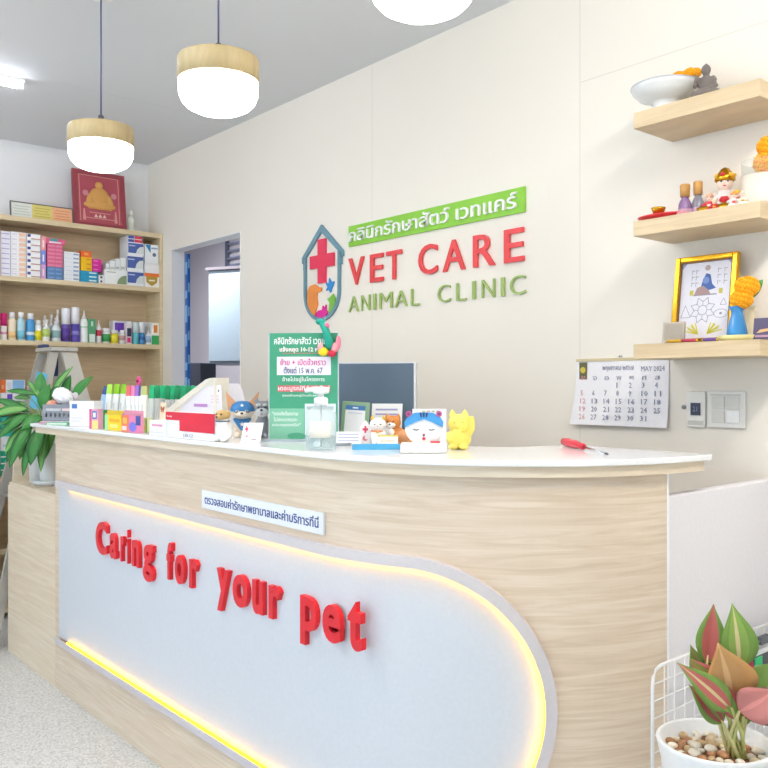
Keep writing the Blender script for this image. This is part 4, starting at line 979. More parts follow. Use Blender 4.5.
for sy in (-1, 1):
    b.bb(-w0, w0, sy*d0-.002, sy*d0+.002, 0, .018, BG); b.bb(-w0, w0, sy*d0-.002, sy*d0+.002, h0-.016, h0, BG); b.bb(-w0, w0, sy*d0-.002, sy*d0+.002, .036, .044, BG)
    for k in range(7): x = -w0+.006+k*(2*w0-.012)/6; b.bb(x-.006, x+.006, sy*d0-.0018, sy*d0+.0018, .018, h0-.016, BG)
for sx in (-1, 1): b.bb(sx*w0-.002, sx*w0+.002, -d0+.002, d0-.002, 0, h0, BG)
b.bb(-w0+.002, w0-.002, -d0+.002, d0-.002, 0, .003, BG); b.obj('basket', t)
b = MB(); b.rect(-w0*.8, w0*.2, .046, .058, -d0-.0021, rgb('#c3c7cf', .5)); b.rect(w0*.3, w0*.85, .046, .058, -d0-.0021, rgb('#e6cfcf', .5)); b.obj('label_strip', t)
random.seed(11)
def packet(label, c, r, mat, rot):
    b = MB(); b.ball((0, 0, 0), r, mat, 16, jag=.09); tag(b.obj('wrapped_packet', None, Vector((BX, BYY, bz))+Vector((.649*c[0]-.761*c[1], .761*c[0]+.649*c[1], c[2]))), label, 'packet', 'wrapped packets in the grey basket').rotation_euler = rot
packet('big crumpled white packet heaped on the grey basket', (.012, .0, .113), (.05, .034, .038), PAPER, (.1, .35, .75))
packet('salmon pink packet in the grey basket', (-.036, -.012, .070), (.024, .024, .024), rgb('#efa893', .6), (.2, .3, .8))
packet('smaller white packet at the right of the grey basket', (.050, .043, .108), (.018, .014, .024), rgb('#ece6ee', .6), (0, .4, .3))
def cbox(label, u0, u1, vt, vb, d, base, marks, rz=0, side=None, name='box', cat='box', group=None):
    p0, m = cpos(u0, vb); x1 = ratio(u1)*p0.y; w_ = abs(x1-p0.x)/max(.2, math.cos(rz)) if rz == 0 else (u1-u0)*m
    h = hgt(p0, vt)
    b = MB(); b.bb(0, w_, 0, d, 0, h, base, bev=.0008)
    for k, (f0, f1, g0, g1, mt) in enumerate(marks): b.rect(f0*w_, f1*w_, g0*h, g1*h, -.0005*k, mt)
    return tag(b.obj(name, None, p0, rz), label, cat, group), p0, w_, h, m
W1 = rgb('#f2f1f3', .5)
o, p, w_, h, m = cbox('white tissue box with a small blue mark near the counter left end', 69.5, 96.5, 401, 426, .07, W1, [(.1, .32, .70, .88, rgb('#4d79c4', .5)), (.08, .6, .30, .34, rgb('#cfd2dc', .5)), (.08, .5, .18, .22, rgb('#cfd2dc', .5))], name='tissue_box', rz=.62)
o, p, w_, h, m = cbox('small multicoloured box with blue badge beside the tissue box', 89.5, 100, 409, 428.8, .03, rgb('#e9a8c0', .5), [(.3, 1, 0, .42, rgb('#efd98a', .5)), (.35, .85, .5, .9, rgb('#5a78b8', .5)), (.45, .75, .58, .82, rgb('#eef0f6', .5)), (0, .25, 0, 1, rgb('#d6608e', .5))], rz=.5)
o, p, w_, h, m = cbox('thin dark green box standing by the yellow tray', 100.3, 104.5, 410, 428.5, .04, rgb('#2c8c50', .5), [(.5, .95, 0, 1, rgb('#6fc47e', .5))], rz=.5)
# sachets and trays
def pouch(label, u, v, vt, wpx, lean, ctop, body='#f1f4f2', topf=.22, grp='treat sachets on the counter', dy=0.0):
    p, m = cpos(u, v); p.y += dy; p.x = ratio(u)*p.y; m = dep(p)/F; h = hgt(p, vt); w_ = wpx*m*1.0; rz = .55
    t = thing('treat_sachet', label, 'sachet', p, rz, grp); t.rotation_euler = (0, lean, rz)
    B = rgb(body, .35); b = MB(); hb = h*(1-topf)
    b.poly([(-w_/2, -.002, 0), (w_/2, -.002, 0), (w_/2, .022, 0), (-w_/2, .022, 0), (-w_/2, .004, hb), (w_/2, .004, hb), (w_/2, .016, hb), (-w_/2, .016, hb)], [[3, 2, 1, 0], [4, 5, 6, 7], [0, 1, 5, 4], [1, 2, 6, 5], [2, 3, 7, 6], [3, 0, 4, 7]], B)
    b.prism([(-w_*.3, hb*.3), (-w_*.1, hb*.3), (-w_*.1, hb*.7), (-w_*.3, hb*.7)], .0008, .004, rgb('#cfd6d8', .5)); b.obj('body', t)
    b = MB(); b.poly([(-w_/2, .0035, hb), (w_/2, .0035, hb), (w_/2, .0165, hb), (-w_/2, .0165, hb), (-w_/2, .009, h), (w_/2, .009, h), (w_/2, .011, h), (-w_/2, .011, h)], [[3, 2, 1, 0], [4, 5, 6, 7], [0, 1, 5, 4], [1, 2, 6, 5], [2, 3, 7, 6], [3, 0, 4, 7]], rgb(ctop, .4)); b.obj('coloured_top', t)
pouch('blue topped white sachet leaning at the left of the sachet row', 98.5, 423, 385.5, 6.0, .22, '#2f4f8e', '#a9cbe8')
L3 = ('left', 'middle', 'right')
for k, u in enumerate((107, 113.5, 120)): pouch(f'lime topped sachet, {L3[k]} one of three in the yellow tray', u-.6+.6*k, 424.5, 384, 6.0, .07, '#8cc81c' if k else '#a9d84a', topf=.24)
for k, (u, c, n) in enumerate(((128, '#e06a6e', 'coral'), (132.5, '#e58ab8', 'pink'), (136.3, '#a678cc', 'violet'), (139.6, '#3f4f9c', 'navy'))): pouch(f'{n} topped sachet in the orange and pink tray', u, 426, 385.5, 4.6, -.03, c, topf=.26)
pouch('olive topped white sachet standing between the trays and green sachets', 143.4, 427, 386, 6.5, -.02, '#c3c77a', '#eef0e6', .22)
O9 = ('first', 'second', 'third', 'fourth', 'fifth', 'sixth', 'seventh', 'eighth', 'last')
for k in range(9): pouch(f'green topped sachet, {O9[k]} of nine from the left', 149.5+k*4.8, 424-.5*k, 385.2, 5.4, .05+.015*k, '#0b9a5e' if k % 2 else '#1cba7c', '#f1f4f2' if k % 2 else '#d3dbd8', .34 if k < 3 else .38)
def tray(label, u0, u1, vt, vb, front, blocks, side):
    p0, m = cpos(u0, vb); x1 = ratio(u1)*p0.y; W = x1-p0.x; H = hgt(p0, vt); D = .012
    t = thing('display_tray', label, 'tray', p0, 0, 'sachet trays'); b = MB()
    b.bb(0, W, 0, .002, 0, H, front); b.bb(0, W, D-.002, D, 0, H*1.3, side); b.bb(0, .002, .002, D-.002, 0, H*1.1, side); b.bb(W-.002, W, .002, D-.002, 0, H*1.1, side); b.bb(.002, W-.002, .002, D-.002, 0, .002, side); b.obj('tray', t)
    b = MB()
    for k, (kind, f0, f1, g0, g1, mt) in enumerate(blocks):
        if kind == 'r': b.rect(f0*W, f1*W, g0*H, g1*H, -.0005*k, mt)
        else: b.prism([((f0+f1)/2*W+(f1-f0)/2*W*math.cos(q*PI/12), (g0+g1)/2*H+(g1-g0)/2*H*math.sin(q*PI/12)) for q in range(24)], -.0005*k-.0006, -.0005*k, mt)
    b.obj('print', t)
Yb = rgb('#f6dc1e', .45)
tray('bright yellow sachet tray with pale green end on the counter', 104.8, 121.2, 414.5, 429.5, Yb, [('r', 0, .2, 0, 1, rgb('#a8e2a4', .5)), ('r', .3, .9, .55, .75, rgb('#f2b21a', .5)), ('r', .35, .8, .15, .4, rgb('#f7ee8a', .5))], rgb('#e8c93a', .6))
tray('orange, pink and navy sachet tray with lilac disc on the counter', 121.6, 140.6, 415, 431.5, rgb('#f08ab4', .45), [('r', 0, .38, 0, 1, rgb('#f0825a', .5)), ('r', .76, 1, .45, 1, rgb('#45519c', .5)), ('r', .08, .3, .5, .85, rgb('#f8c05a', .5)), ('d', .42, .8, .05, .62, rgb('#7c7ae0', .5)), ('r', .05, .3, .1, .35, rgb('#f6e2e6', .5))], rgb('#e79ab0', .6))
o, p, w_, h, m = cbox('narrow pale yellow box between the sachet trays and the dog card', 141.4, 148.4, 418, 432.6, .03, rgb('#dfe2a0', .5), [(.1, .8, .1, .5, rgb('#f0e07a', .5)), (.75, 1, 0, 1, rgb('#7fc48c', .5))], rz=.5)
o, p, w_, h, m = cbox('small white box with a pink word in front of the green sachets', 149.4, 165.3, 420, 435.2, .06, W1, [(.18, .82, .62, .76, rgb('#e79ab8', .5)), (.1, .9, .2, .25, rgb('#d9dae2', .5))])
t = thing('dog_card', 'little peach card with a brown puppy picture on the small white box', 'card', (p.x+w_*.12, p.y+.03, p.z+h+.0006), .1); t.rotation_euler = (-.12, 0, .1)
b = MB(); b.bb(0, .031, 0, .002, 0, .062, rgb('#f3d9bd', .6)); b.obj('card', t)
b = MB(); B1 = rgb('#a8502c', .6); b.disc(.016, .034, .010, -.0003, rgb('#c77846', .6)); b.disc(.016, .029, .005, -.0009, rgb('#e8c09a', .6)); b.disc(.016, .031, .002, -.0015, INK)
for x in (.008, .024): b.disc(x, .042, .004, -.0006, B1, rz=.006)
b.disc(.0125, .037, .0013, -.0015, INK); b.disc(.0195, .037, .0013, -.0015, INK); b.obj('puppy_print', t)
p, m = cpos(138, 421); p.y = 1.70; p.x = ratio(139.5)*p.y; m = dep(p)/F; q = at(139.5, 381, Y=p.y)
t = thing('flower_pick', 'hot pink flower on a stick peeking above the sachets', 'flower pick', p); b = MB(); b.lathe([(0, 0), (.024, 0), (.020, .05), (0, .05)], rgb('#eef0f0', .5), n=16); b.cyl((0, 0, .05), (0, 0, q.z-p.z), .003, rgb('#eeb0c8', .5)); b.obj('holder', t)
b = MB(); FL = rgb('#f0529a', .5); zc = q.z-p.z
for k in range(6): b.ball((.014*math.cos(k*PI/3), -.004, zc+.012*math.sin(k*PI/3)), (.011, .006, .010), FL, 10)
b.ball((0, -.010, zc), .006, rgb('#8c1f4a', .5), 8); b.obj('petals', t)
# red and white product box, file holder and leaflets
o, p, w_, h, m = cbox('red and white product box with white lettering in front of the file holder', 166, 215, 411.5, 436.8, .018, rgb('#f3f2f4', .45),
    [(0, 1, .93, 1, rgb('#e0203c', .4)), (0, .30, .68, .94, rgb('#e0203c', .4)), (.30, 1, .28, .94, rgb('#e3203e', .4))], name='product_box')
b = MB(); wh = rgb('#fbf4f5', .5); b.text('Rely-vist', .35*w_, .62*w_, .66*h, .80*h, -.0007, wh, t=.0006, bold=.02, res=1); b.text('vetisol', .36*w_, .56*w_, .52*h, .64*h, -.0007, wh, t=.0006, bold=.02, res=1)
b.rect(.36*w_, .86*w_, .44*h, .455*h, -.0006, rgb('#f0a0ac', .5)); b.text('Rely', .03*w_, .14*w_, .78*h, .86*h, -.0007, wh, t=.0006, bold=.01, res=1); b.text('LEKCZ', .38*w_, .58*w_, .06*h, .18*h, -.0002, rgb('#8e8f96', .5), t=.0006, res=1); b.obj('lettering', o)
yh = 1.50
t = thing('file_holder', 'cream cardboard file holder with a sloping top edge behind the red box', 'file holder', (0, yh, ZC)); CRM = rgb('#e8e3d4', .6)
def hp(pts, y): return [(ratio(u)*y, max(0, at(u, v, Y=y).z-ZC)) for u, v in pts]
b = MB(); PB = hp([(164, 440), (164, 411), (205.5, 379.5), (210, 378), (228, 377.5), (228, 440)], yh+.06); b.prism(PB, .06, .064, CRM)
PF = hp([(166, 440), (166, 411), (208.5, 378.5), (212, 378.5), (170, 414), (225, 425), (226, 440)], yh); b.prism(PF, 0, .004, CRM)
xl = PF[0][0]; xr = PB[-1][0]; b.bb(xl, xr, .0, .064, 0, .004, CRM); b.bb(xr-.004, xr, .004, .06, 0, PB[3][1], CRM); b.obj('holder', t)
for (pts, y, c, lab, marks) in (([(180, 436), (180, 408), (206, 388), (221, 386), (223, 436)], yh+.014, '#efecf4', 'white leaflet with a purple bar standing in the file holder', True), ([(208, 436), (208, 388), (219, 386), (219, 436)], yh+.034, '#e6dff0', 'pale lilac leaflet at the back of the file holder', False)):
    b = MB(); b.prism([(x, z+.004) for x, z in hp(pts, y)], 0, .0015, rgb(c, .6)); 
    if marks:
        X_ = lambda u: ratio(u)*y
        Z_ = lambda u, v: at(u, v, Y=y).z-ZC
        b.rect(X_(194), X_(207.5), Z_(200, 407), Z_(200, 404), 0, rgb('#c38bcb', .6))
        for v in (396, 399, 402): b.rect(X_(211), X_(219), Z_(215, v+.7), Z_(215, v), 0, rgb('#d8b8d0', .6))
        for (u, v) in ((216, 386.8+3), (218.5, 391)): b.disc(X_(u), Z_(u, v), .004, 0, rgb('#5c5a66', .6))
    tag(b.obj('leaflet', None, (0, y, ZC+.0008)), lab, 'leaflet')
p, m = cpos(233, 431); h = hgt(p, 383.5)
t = thing('napkin_stand', 'white rounded card stand behind the masked dog figurine', 'card stand', p, face_cam(p, .8)); w2 = 11.5*m
b = MB(); b.prism([(-w2, .03), (-w2*.9, h*.72), (-w2*.62, h*.97), (-w2*.4, h), (w2*.45, h), (w2*.8, h*.84), (w2, h*.6), (w2, .03)], .01, .013, rgb('#eceaf4', .5)); b.obj('card', t)
MB().bb(-w2, w2, -.01, .03, 0, .03, W1).obj('base', t)
# figurines
def star(b, x, z, r, y, mat, t=.002): b.prism([(x+(r if k % 2 == 0 else r*.42)*math.sin(k*PI/5), z+(r if k % 2 == 0 else r*.42)*math.cos(k*PI/5)) for k in range(10)], y-t, y, mat)
p, m = cpos(242.5, 437.5); h = hgt(p, 393.5); s = h*1.06
t = thing('dog_figurine', 'seated tan dog figurine with blue hood and starred blue bandana', 'figurine', p, face_cam(p, .95))
TAN = rgb('#e6bf92', .4); CRE = rgb('#f4e6d2', .4); BLU = rgb('#2f78b4', .35); WH = rgb('#f6f4f0', .4)
b = MB(); b.ball((0, .02, .2), (.17, .17, .2), CRE, 18); b.ball((-.09, -.12, .05), (.075, .1, .05), CRE); b.ball((.09, -.12, .05), (.075, .1, .05), CRE); b.ball((-.16, .02, .1), (.08, .14, .1), TAN); b.ball((.16, .02, .1), (.08, .14, .1), TAN)
b.ball((0, 0, .36), (.12, .12, .1), CRE); b.ball((0, 0, .57), (.255, .21, .2), TAN, 20); b.ball((0, -.18, .5), (.12, .1, .075), CRE); b.ball((.2, .12, .1), (.05, .12, .04), TAN)
scaled(b, s).obj('body', t, remesh=.0035)
b = MB()
for x in (-1, 1): b.poly([(x*.09, -.03, .70), (x*.30, -.03, .58), (x*.36, -.04, 1.0), (x*.09, .06, .70), (x*.30, .05, .58), (x*.355, .0, .99)], [[0, 1, 2], [3, 5, 4], [0, 3, 4, 1], [1, 4, 5, 2], [2, 5, 3, 0]] if x > 0 else [[0, 2, 1], [3, 4, 5], [0, 1, 4, 3], [1, 2, 5, 4], [2, 0, 3, 5]], rgb('#d9a074', .5))
scaled(b, s).obj('ears', t, sub=0)
b = MB(); b.lathe([(0, .79), (.12, .775), (.21, .72), (.262, .63), (.268, .57), (.25, .56), (.2, .7), (0, .76)], BLU, n=28, sy=.86)
scaled(b, s).obj('hood', t)
b = MB()
for x in (-.1, .1): b.ball((x, -.195, .575), (.075, .03, .045), BLU, 12)
scaled(b, s).obj('mask', t)
b = MB(); EY = rgb('#6d4a4a', .3)
for x in (-.1, .1): b.ball((x, -.216, .572), (.04, .02, .024), WH, 10); b.ball((x, -.232, .572), (.02, .012, .018), EY, 8)
b.ball((0, -.28, .525), (.035, .02, .022), INK, 10); scaled(b, s).obj('face', t)
b = MB(); b.poly([(-.20, -.13, .40), (.20, -.13, .40), (.03, -.235, .16), (-.03, -.235, .16), (-.17, -.02, .42), (.17, -.02, .42)], [[0, 3, 2, 1], [0, 1, 5, 4], [0, 4, 3], [1, 2, 5], [4, 5, 2, 3]], BLU); star(b, 0, .29, .055, -.205, WH, .02); scaled(b, s).obj('bandana', t)
b = MB(); star(b, -.0, .69, .05, -.185, WH, .02); scaled(b, s).obj('star', t)
p, m = cpos(223.5, 441.6); h = hgt(p, 409.5)
t = thing('puppy_figurine', 'small white puppy figurine with golden head left of the masked dog', 'figurine', p, face_cam(p, .9)-.5); s = h
b = MB(); b.ball((0, .06, .32), (.27, .32, .32), WH, 18); b.ball((-.12, -.2, .1), (.1, .14, .1), WH); b.ball((.12, -.2, .1), (.1, .14, .1), WH); b.ball((0, -.05, .6), (.2, .18, .2), WH); scaled(b, s).obj('body', t, remesh=.003)
b = MB(); GB_ = rgb('#c8a468', .5); b.ball((0, -.08, .82), (.22, .2, .18), GB_, 16); b.ball((0, -.27, .76), (.1, .1, .07), rgb('#efe2cc', .5)); b.ball((-.2, 0, .84), (.06, .08, .12), GB_); b.ball((.2, 0, .84), (.06, .08, .12), GB_); scaled(b, s).obj('head', t, remesh=.0028)
b = MB(); b.ball((0, -.37, .78), (.035, .02, .03), INK, 8); b.ball((-.09, -.26, .86), (.03, .02, .03), INK, 8); b.ball((.09, -.26, .86), (.03, .02, .03), INK, 8)
b.tube([(.22*math.cos(k/16*2*PI), -.05+.2*math.sin(k/16*2*PI), .64) for k in range(16)], .02, rgb('#4f5a70', .5), 6, closed=True); scaled(b, s).obj('collar', t)
p, m = cpos(262.5, 438.5); h = hgt(p, 397.5)
t = thing('schnauzer_figurine', 'grey bearded dog figurine half behind the green poster stand', 'figurine', p, face_cam(p, .9)); s = h
GR = rgb('#8f9298', .6); GRL = rgb('#d4d5d6', .6)
b = MB(); b.ball((0, .04, .28), (.2, .2, .28), GR, 18); b.ball((-.1, -.14, .06), (.07, .1, .06), GR); b.ball((.1, -.14, .06), (.07, .1, .06), GR); b.ball((0, 0, .5), (.13, .13, .12), GR); b.ball((0, 0, .74), (.2, .18, .18), GR, 18); b.ball((-.15, .02, .92), (.06, .05, .08), GR); b.ball((.15, .02, .92), (.06, .05, .08), GR); scaled(b, s).obj('body', t, remesh=.0035)
b = MB(); b.ball((0, -.15, .64), (.16, .1, .11), GRL, 14, jag=.08); b.ball((-.08, -.16, .82), (.07, .04, .035), GRL, 10); b.ball((.08, -.16, .82), (.07, .04, .035), GRL, 10); scaled(b, s).obj('beard', t)
b = MB(); b.ball((0, -.25, .70), (.035, .025, .025), INK, 8); b.ball((-.08, -.175, .76), (.022, .02, .022), INK, 8); b.ball((.08, -.175, .76), (.022, .02, .022), INK, 8); b.ball((0, -.25, .60), (.03, .02, .02), rgb('#d87a84', .5), 8); scaled(b, s).obj('face', t)
def placard(name, label, u, vb, w_px, vt, marks, slant=0.0, f=.9, cat='card'):
    p, m = cpos(u, vb); h = hgt(p, vt); w2 = w_px*m/2
    t = thing(name, label, cat, p, face_cam(p, f)); b = MB()
    sh = slant*w2
    b.M = Matrix.Rotation(math.radians(-12), 4, 'X'); b.prism([(-w2-sh*.3, 0), (w2-sh*.3, 0), (w2+sh, h), (-w2+sh, h)], 0, .003, W1); b.M = Matrix()
    b.poly([(-w2*.3, .0045, .003), (w2*.3, .0045, .003), (w2*.3, .05, 0), (-w2*.3, .05, 0), (-w2*.3, .014, h*.6), (w2*.3, .014, h*.6)], [[0, 3, 2, 1], [0, 1, 5, 4], [2, 3, 4, 5], [0, 4, 3], [1, 2, 5]], W1); b.obj('card', t)
    b = MB(); b.M = Matrix.Rotation(math.radians(-12), 4, 'X'); marks(b, w2, h); b.obj('print', t)
    return t
def mk1(b, w2, h):
    R_ = rgb('#e0507a', .5); b.rect(-w2*.62, -w2*.30, h*.62, h*.72, 0, R_); b.rect(-w2*.52, -w2*.40, h*.52, h*.82, 0, R_, .0007); b.disc(-w2*.45, h*.3, w2*.13, 0, rgb('#e8a0b0', .5)); b.rect(-w2*.1, w2*.7, h*.66, h*.70, 0, rgb('#d4d6de', .5)); b.rect(0, w2*.55, h*.1, h*.14, 0, rgb('#7c6a80', .5))
placard('name_card', 'white slanted card with pink cross in front of the masked dog', 251, 442.2, 19.5, 422.5, mk1, .25)
# green notice stand
p, m = cpos(303.5, 441); h = hgt(p, 333); w2 = 34.6*m
t = thing('notice_stand', 'tall green notice board with Thai announcement standing on the counter', 'notice', p, face_cam(p, .80))
G1, G2_ = rgb('#3f9a76', .45), rgb('#7fc0a0', .5); GE = rgb('#c3ccd0', .35); WT = rgb('#f2f6f4', .5)
b = MB(); b.bb(-w2, w2, 0, .006, .006, h, G1); b.bb(-w2-.003, -w2, -.001, .007, 0, h+.002, GE); b.bb(w2, w2+.003, -.001, .007, 0, h+.002, GE); b.obj('board', t)
MB().bb(-w2-.012, w2+.01, -.045, .05, 0, .006, rgb('#aab4be', .3)).obj('base', t)
b = MB(); y = 0
def TX(s, x0, x1, z0, z1, mt, bold=.01, yy=0): b.text(s, x0*w2, x1*w2, z0*h, z1*h, yy-.0004, mt, t=.0007, bold=bold, res=1)
b.rect(-w2, w2*.02, .006+.0*h, .30*h, 0, G2_); b.disc(-w2*.2, .01*h+.012, .03, -.0003, rgb('#4fa47e', .5), rz=.011)
TX('คลินิกรักษาสัตว์ เวทแคร์', -.86, .82, .895, .965, WT, .02); TX('แจ้งหยุด 10-12 พ.ค.', -.70, .62, .815, .875, rgb('#fbe9ea', .5), .03)
b.rect(-.62*w2, .5*w2, .81*h, .815*h, 0, rgb('#d8606a', .5))
b.rect(-.78*w2, .80*w2, .61*h, .78*h, 0, rgb('#e9e6f2', .5)); TX('ย้าย + เปิดชั่วคราว', -.68, .66, .70, .765, rgb('#d2468e', .5), .012, -.0006); TX('ตั้งแต่ 15 พ.ค. 67', -.58, .56, .625, .69, rgb('#40486a', .5), .008, -.0006)
TX('ย้ายไปอยู่ในโครงการ', -.62, .62, .54, .595, WT, .01); b.rect(-.76*w2, .78*w2, .455*h, .515*h, 0, rgb('#cf6a6e', .5)); TX('เดอะบูรณ์ทีส์ เฟสใหม่', -.74, .76, .455, .515, rgb('#fdf3f2', .5), .012, -.0006); TX('(ตรงข้ามหมู่บ้านจัดสรร)', -.62, .48, .405, .435, WT, .0)
TX('"ขออภัยในความ', -.92, -.16, .235, .275, WT, .01, -.0006); TX('ไม่สะดวกและ', -.88, -.18, .18, .22, WT, .01, -.0006); TX('ขอบคุณครับ"', -.92, -.08, .125, .165, WT, .01, -.0006)
b.obj('print', t)
b = MB(); b.rect(.04*w2, .94*w2, .02*h, .345*h, 0, rgb('#dfe8ea', .5)); b.rect(.10*w2, .88*w2, .29*h, .32*h, -.0006, rgb('#a9b8bc', .5)); b.obj('white_panel', t)
# little charm stuck to the corner of the notice: a cluster of coloured balls
ch = thing('hanging_charm', 'teal and pink charm with yellow and red tufts on the notice corner', 'charm', p, face_cam(p, .80))
Q = lambda u, v: ((u-303.5)*m, -.0165, (441-v)*m)
b = MB(); b.tube([Q(321, 321), Q(324, 326), Q(327, 331), Q(328.5, 337), Q(330.5, 344), Q(330, 349)], [.006, .010, .012, .013, .014, .010], TEAL, 10); b.ball(Q(321.5, 322.5), (.016, .008, .010), TEAL, 10); b.obj('stem', ch)
b = MB(); b.ball(Q(327.5, 326.5), (.010, .008, .010), rgb('#e86a94', .5), 10); b.ball(Q(339.5, 343), (.009, .008, .022), rgb('#f08a9c', .5), 10); b.ball(Q(336, 348), (.014, .008, .016), rgb('#f49aa0', .5), 10); b.obj('pink_tuft', ch)
b = MB(); b.ball(Q(324.5, 352), (.018, .009, .014), rgb('#f2d022', .5), 10); b.ball(Q(321.5, 347.5), (.010, .007, .014), rgb('#f0a0a8', .5), 10); b.obj('yellow_tuft', ch)
b = MB(); b.ball(Q(333, 354), (.014, .009, .011), rgb('#dc2b4c', .5), 10); b.obj('red_tuft', ch)
# hand sanitiser
p, m = cpos(321, 450); h = hgt(p, 386.5); r = 15.4*m
t = thing('sanitizer_bottle', 'clear pump bottle of hand gel with cream label before the green notice', 'bottle', p, face_cam(p, .9))
hb = h*.66
GL_ = glass('dfeaea', .16)
b = MB(); b.lathe([(0, 0), (r*.93, 0), (r, .004), (r, hb*.80), (r*.95, hb*.90), (r*.62, hb*.99), (r*.36, hb*1.03), (r*.34, hb*1.10)], GL_, n=32, sy=.7); b.obj('body', t)
b = MB(); b.lathe([(0, .004), (r*.9, .004), (r*.93, .008), (r*.93, hb*.34), (0, hb*.34)], glass('cfe0e0', .30), n=32, sy=.68); b.obj('gel', t)
b = MB(); b.M = Matrix(); n_ = 14
V = []
for k in range(n_+1):
    a = -PI/2-.75+1.5*k/n_
    V += [(r*1.012*math.cos(a), r*.712*math.sin(a), hb*.30), (r*1.012*math.cos(a), r*.712*math.sin(a), hb*.70)]
b.poly(V, [[2*k, 2*k+2, 2*k+3, 2*k+1] for k in range(n_)], rgb('#f3efe2', .5), True); b.obj('label', t, solid=.0006)
b = MB(); b.lathe([(0, hb*1.06), (r*.46, hb*1.06), (r*.46, hb*1.22), (r*.40, hb*1.25), (r*.2, hb*1.27), (r*.16, hb*1.33), (r*.5, hb*1.35), (r*.55, hb*1.40), (r*.5, hb*1.5), (0, h)], WHITE, n=20); b.tube([(0, 0, hb*1.43), (-r*.5, -.004, hb*1.45), (-r*1.05, -.006, hb*1.41)], [r*.2, r*.17, r*.12], WHITE, 10); b.cyl((0, 0, hb*.06), (0, 0, hb*1.06), .003, rgb('#e4eaea', .3), 8); b.obj('pump', t)
# code stand, cards, monitor
p, m = cpos(353, 440); h = hgt(p, 401.5); w2 = 14.2*m
t = thing('payment_stand', 'green framed upright payment card with blue header on the counter', 'card stand', p, face_cam(p, .72)); t.rotation_euler = (-.10, .06, face_cam(p, .72))
b = MB(); gm = rgb('#8fb08c', .4); b.bb(-w2, w2, 0, .008, .0, h, gm, bev=.003); b.obj('frame', t)
b = MB(); b.rect(-w2*.72, w2*.72, h*.06, h*.90, 0, W1); b.rect(-w2*.72, w2*.72, h*.78, h*.90, -.0006, rgb('#4a7db4', .5)); b.rect(-w2*.2, w2*.2, h*.82, h*.855, -.0012, WT); b.rect(-w2*.5, w2*.5, h*.69, h*.71, -.0006, rgb('#c6ccd6', .5)); b.obj('card', t)
def mk2(b, w2, h):
    for z in (.8, .66, .52): b.rect(-w2*.75, w2*.7, h*z, h*(z+.05), 0, rgb('#a6a2cc', .5))
def mk3(b, w2, h):
    for z in (.75, .5, .25): b.rect(-w2*.85, w2*.8, h*z, h*(z+.09), 0, rgb('#b8bad6', .5))
placard('folded_card', 'white card with violet text lines standing behind the cat figurine', 386, 438, 31, 403, mk2, f=.8)
placard('folded_card', 'low white card with text lines left of the house shaped card', 348.5, 444.5, 25, 431.5, mk3, f=.85)
p, m = cpos(365.3, 444); h = hgt(p, 420.5); w2 = 5.4*m
t = thing('house_card', 'tiny white house shaped card with red cross on the counter', 'card', p, face_cam(p, .9))
b = MB(); b.prism([(-w2, 0), (w2, 0), (w2, h*.72), (0, h), (-w2, h*.72)], 0, .012, W1); b.obj('card', t)
b = MB(); R_ = rgb('#dd3f62', .5); b.rect(-w2*.5, w2*.5, h*.57, h*.67, 0, R_); b.rect(-w2*.17, w2*.17, h*.47, h*.77, 0, R_, .0007); b.disc(0, h*.24, w2*.5, 0, rgb('#e8808e', .5)); b.disc(w2*.25, h*.28, w2*.38, -.0006, W1); b.obj('print', t)
p, m = cpos(378, 444.5); h = hgt(p, 414.5); s = h
t = thing('cat_figurine', 'white lucky cat figurine with yellow ears and red collar', 'figurine', p, face_cam(p, .92))
b = MB(); b.ball((0, .02, .25), (.25, .22, .26), WH, 18); b.ball((-.12, -.18, .07), (.09, .1, .07), WH); b.ball((.12, -.18, .07), (.09, .1, .07), WH); b.ball((0, 0, .66), (.29, .22, .24), WH, 18); b.ball((.2, -.1, .35), (.07, .08, .14), WH); scaled(b, s).obj('body', t, remesh=.0028)
b = MB()
for x in (-1, 1): b.lathe([(0, .18), (.045, .10), (.075, 0), (0, 0)], rgb('#edc04a', .5), c=(x*.19, 0, .82), n=10)
scaled(b, s).obj('ears', t)
b = MB(); b.tube([(.235*math.cos(k/18*2*PI), .01+.2*math.sin(k/18*2*PI), .45) for k in range(18)], .022, rgb('#e07a3c', .5), 6, closed=True); b.ball((0, -.22, .42), .04, GOLDP, 8); scaled(b, s).obj('collar', t)
b = MB(); b.ball((-.1, -.215, .68), (.035, .015, .018), INK, 8); b.ball((.1, -.215, .68), (.035, .015, .018), INK, 8); b.ball((0, -.23, .62), (.022, .015, .015), rgb('#e08a90', .5), 8); scaled(b, s).obj('face', t)
p, m = cpos(394.5, 444); h = hgt(p, 415.5); s = h*1.12
t = thing('shiba_figurine', 'orange brown dog figurine with white muzzle beside the white cat', 'figurine', p, face_cam(p, .8)-.2); SB = rgb('#cf8440', .5)
b = MB(); b.ball((.06, .06, .27), (.26, .3, .27), SB, 18); b.ball((-.12, -.2, .12), (.09, .12, .12), SB); b.ball((.12, -.2, .12), (.09, .12, .12), SB); b.ball((-.05, -.02, .68), (.27, .23, .22), SB, 18)
b.lathe([(0, .2), (.05, .1), (.085, 0), (0, 0)], SB, c=(-.24, 0, .80), n=10); b.lathe([(0, .2), (.05, .1), (.085, 0), (0, 0)], SB, c=(.13, 0, .80), n=10); b.ball((.3, .2, .3), (.14, .12, .12), SB); scaled(b, s).obj('body', t, remesh=.003)
b = MB(); b.ball((-.05, -.19, .6), (.16, .09, .1), WH, 12); b.ball((-.05, -.2, .36), (.13, .08, .14), WH, 12); scaled(b, s).obj('muzzle', t)
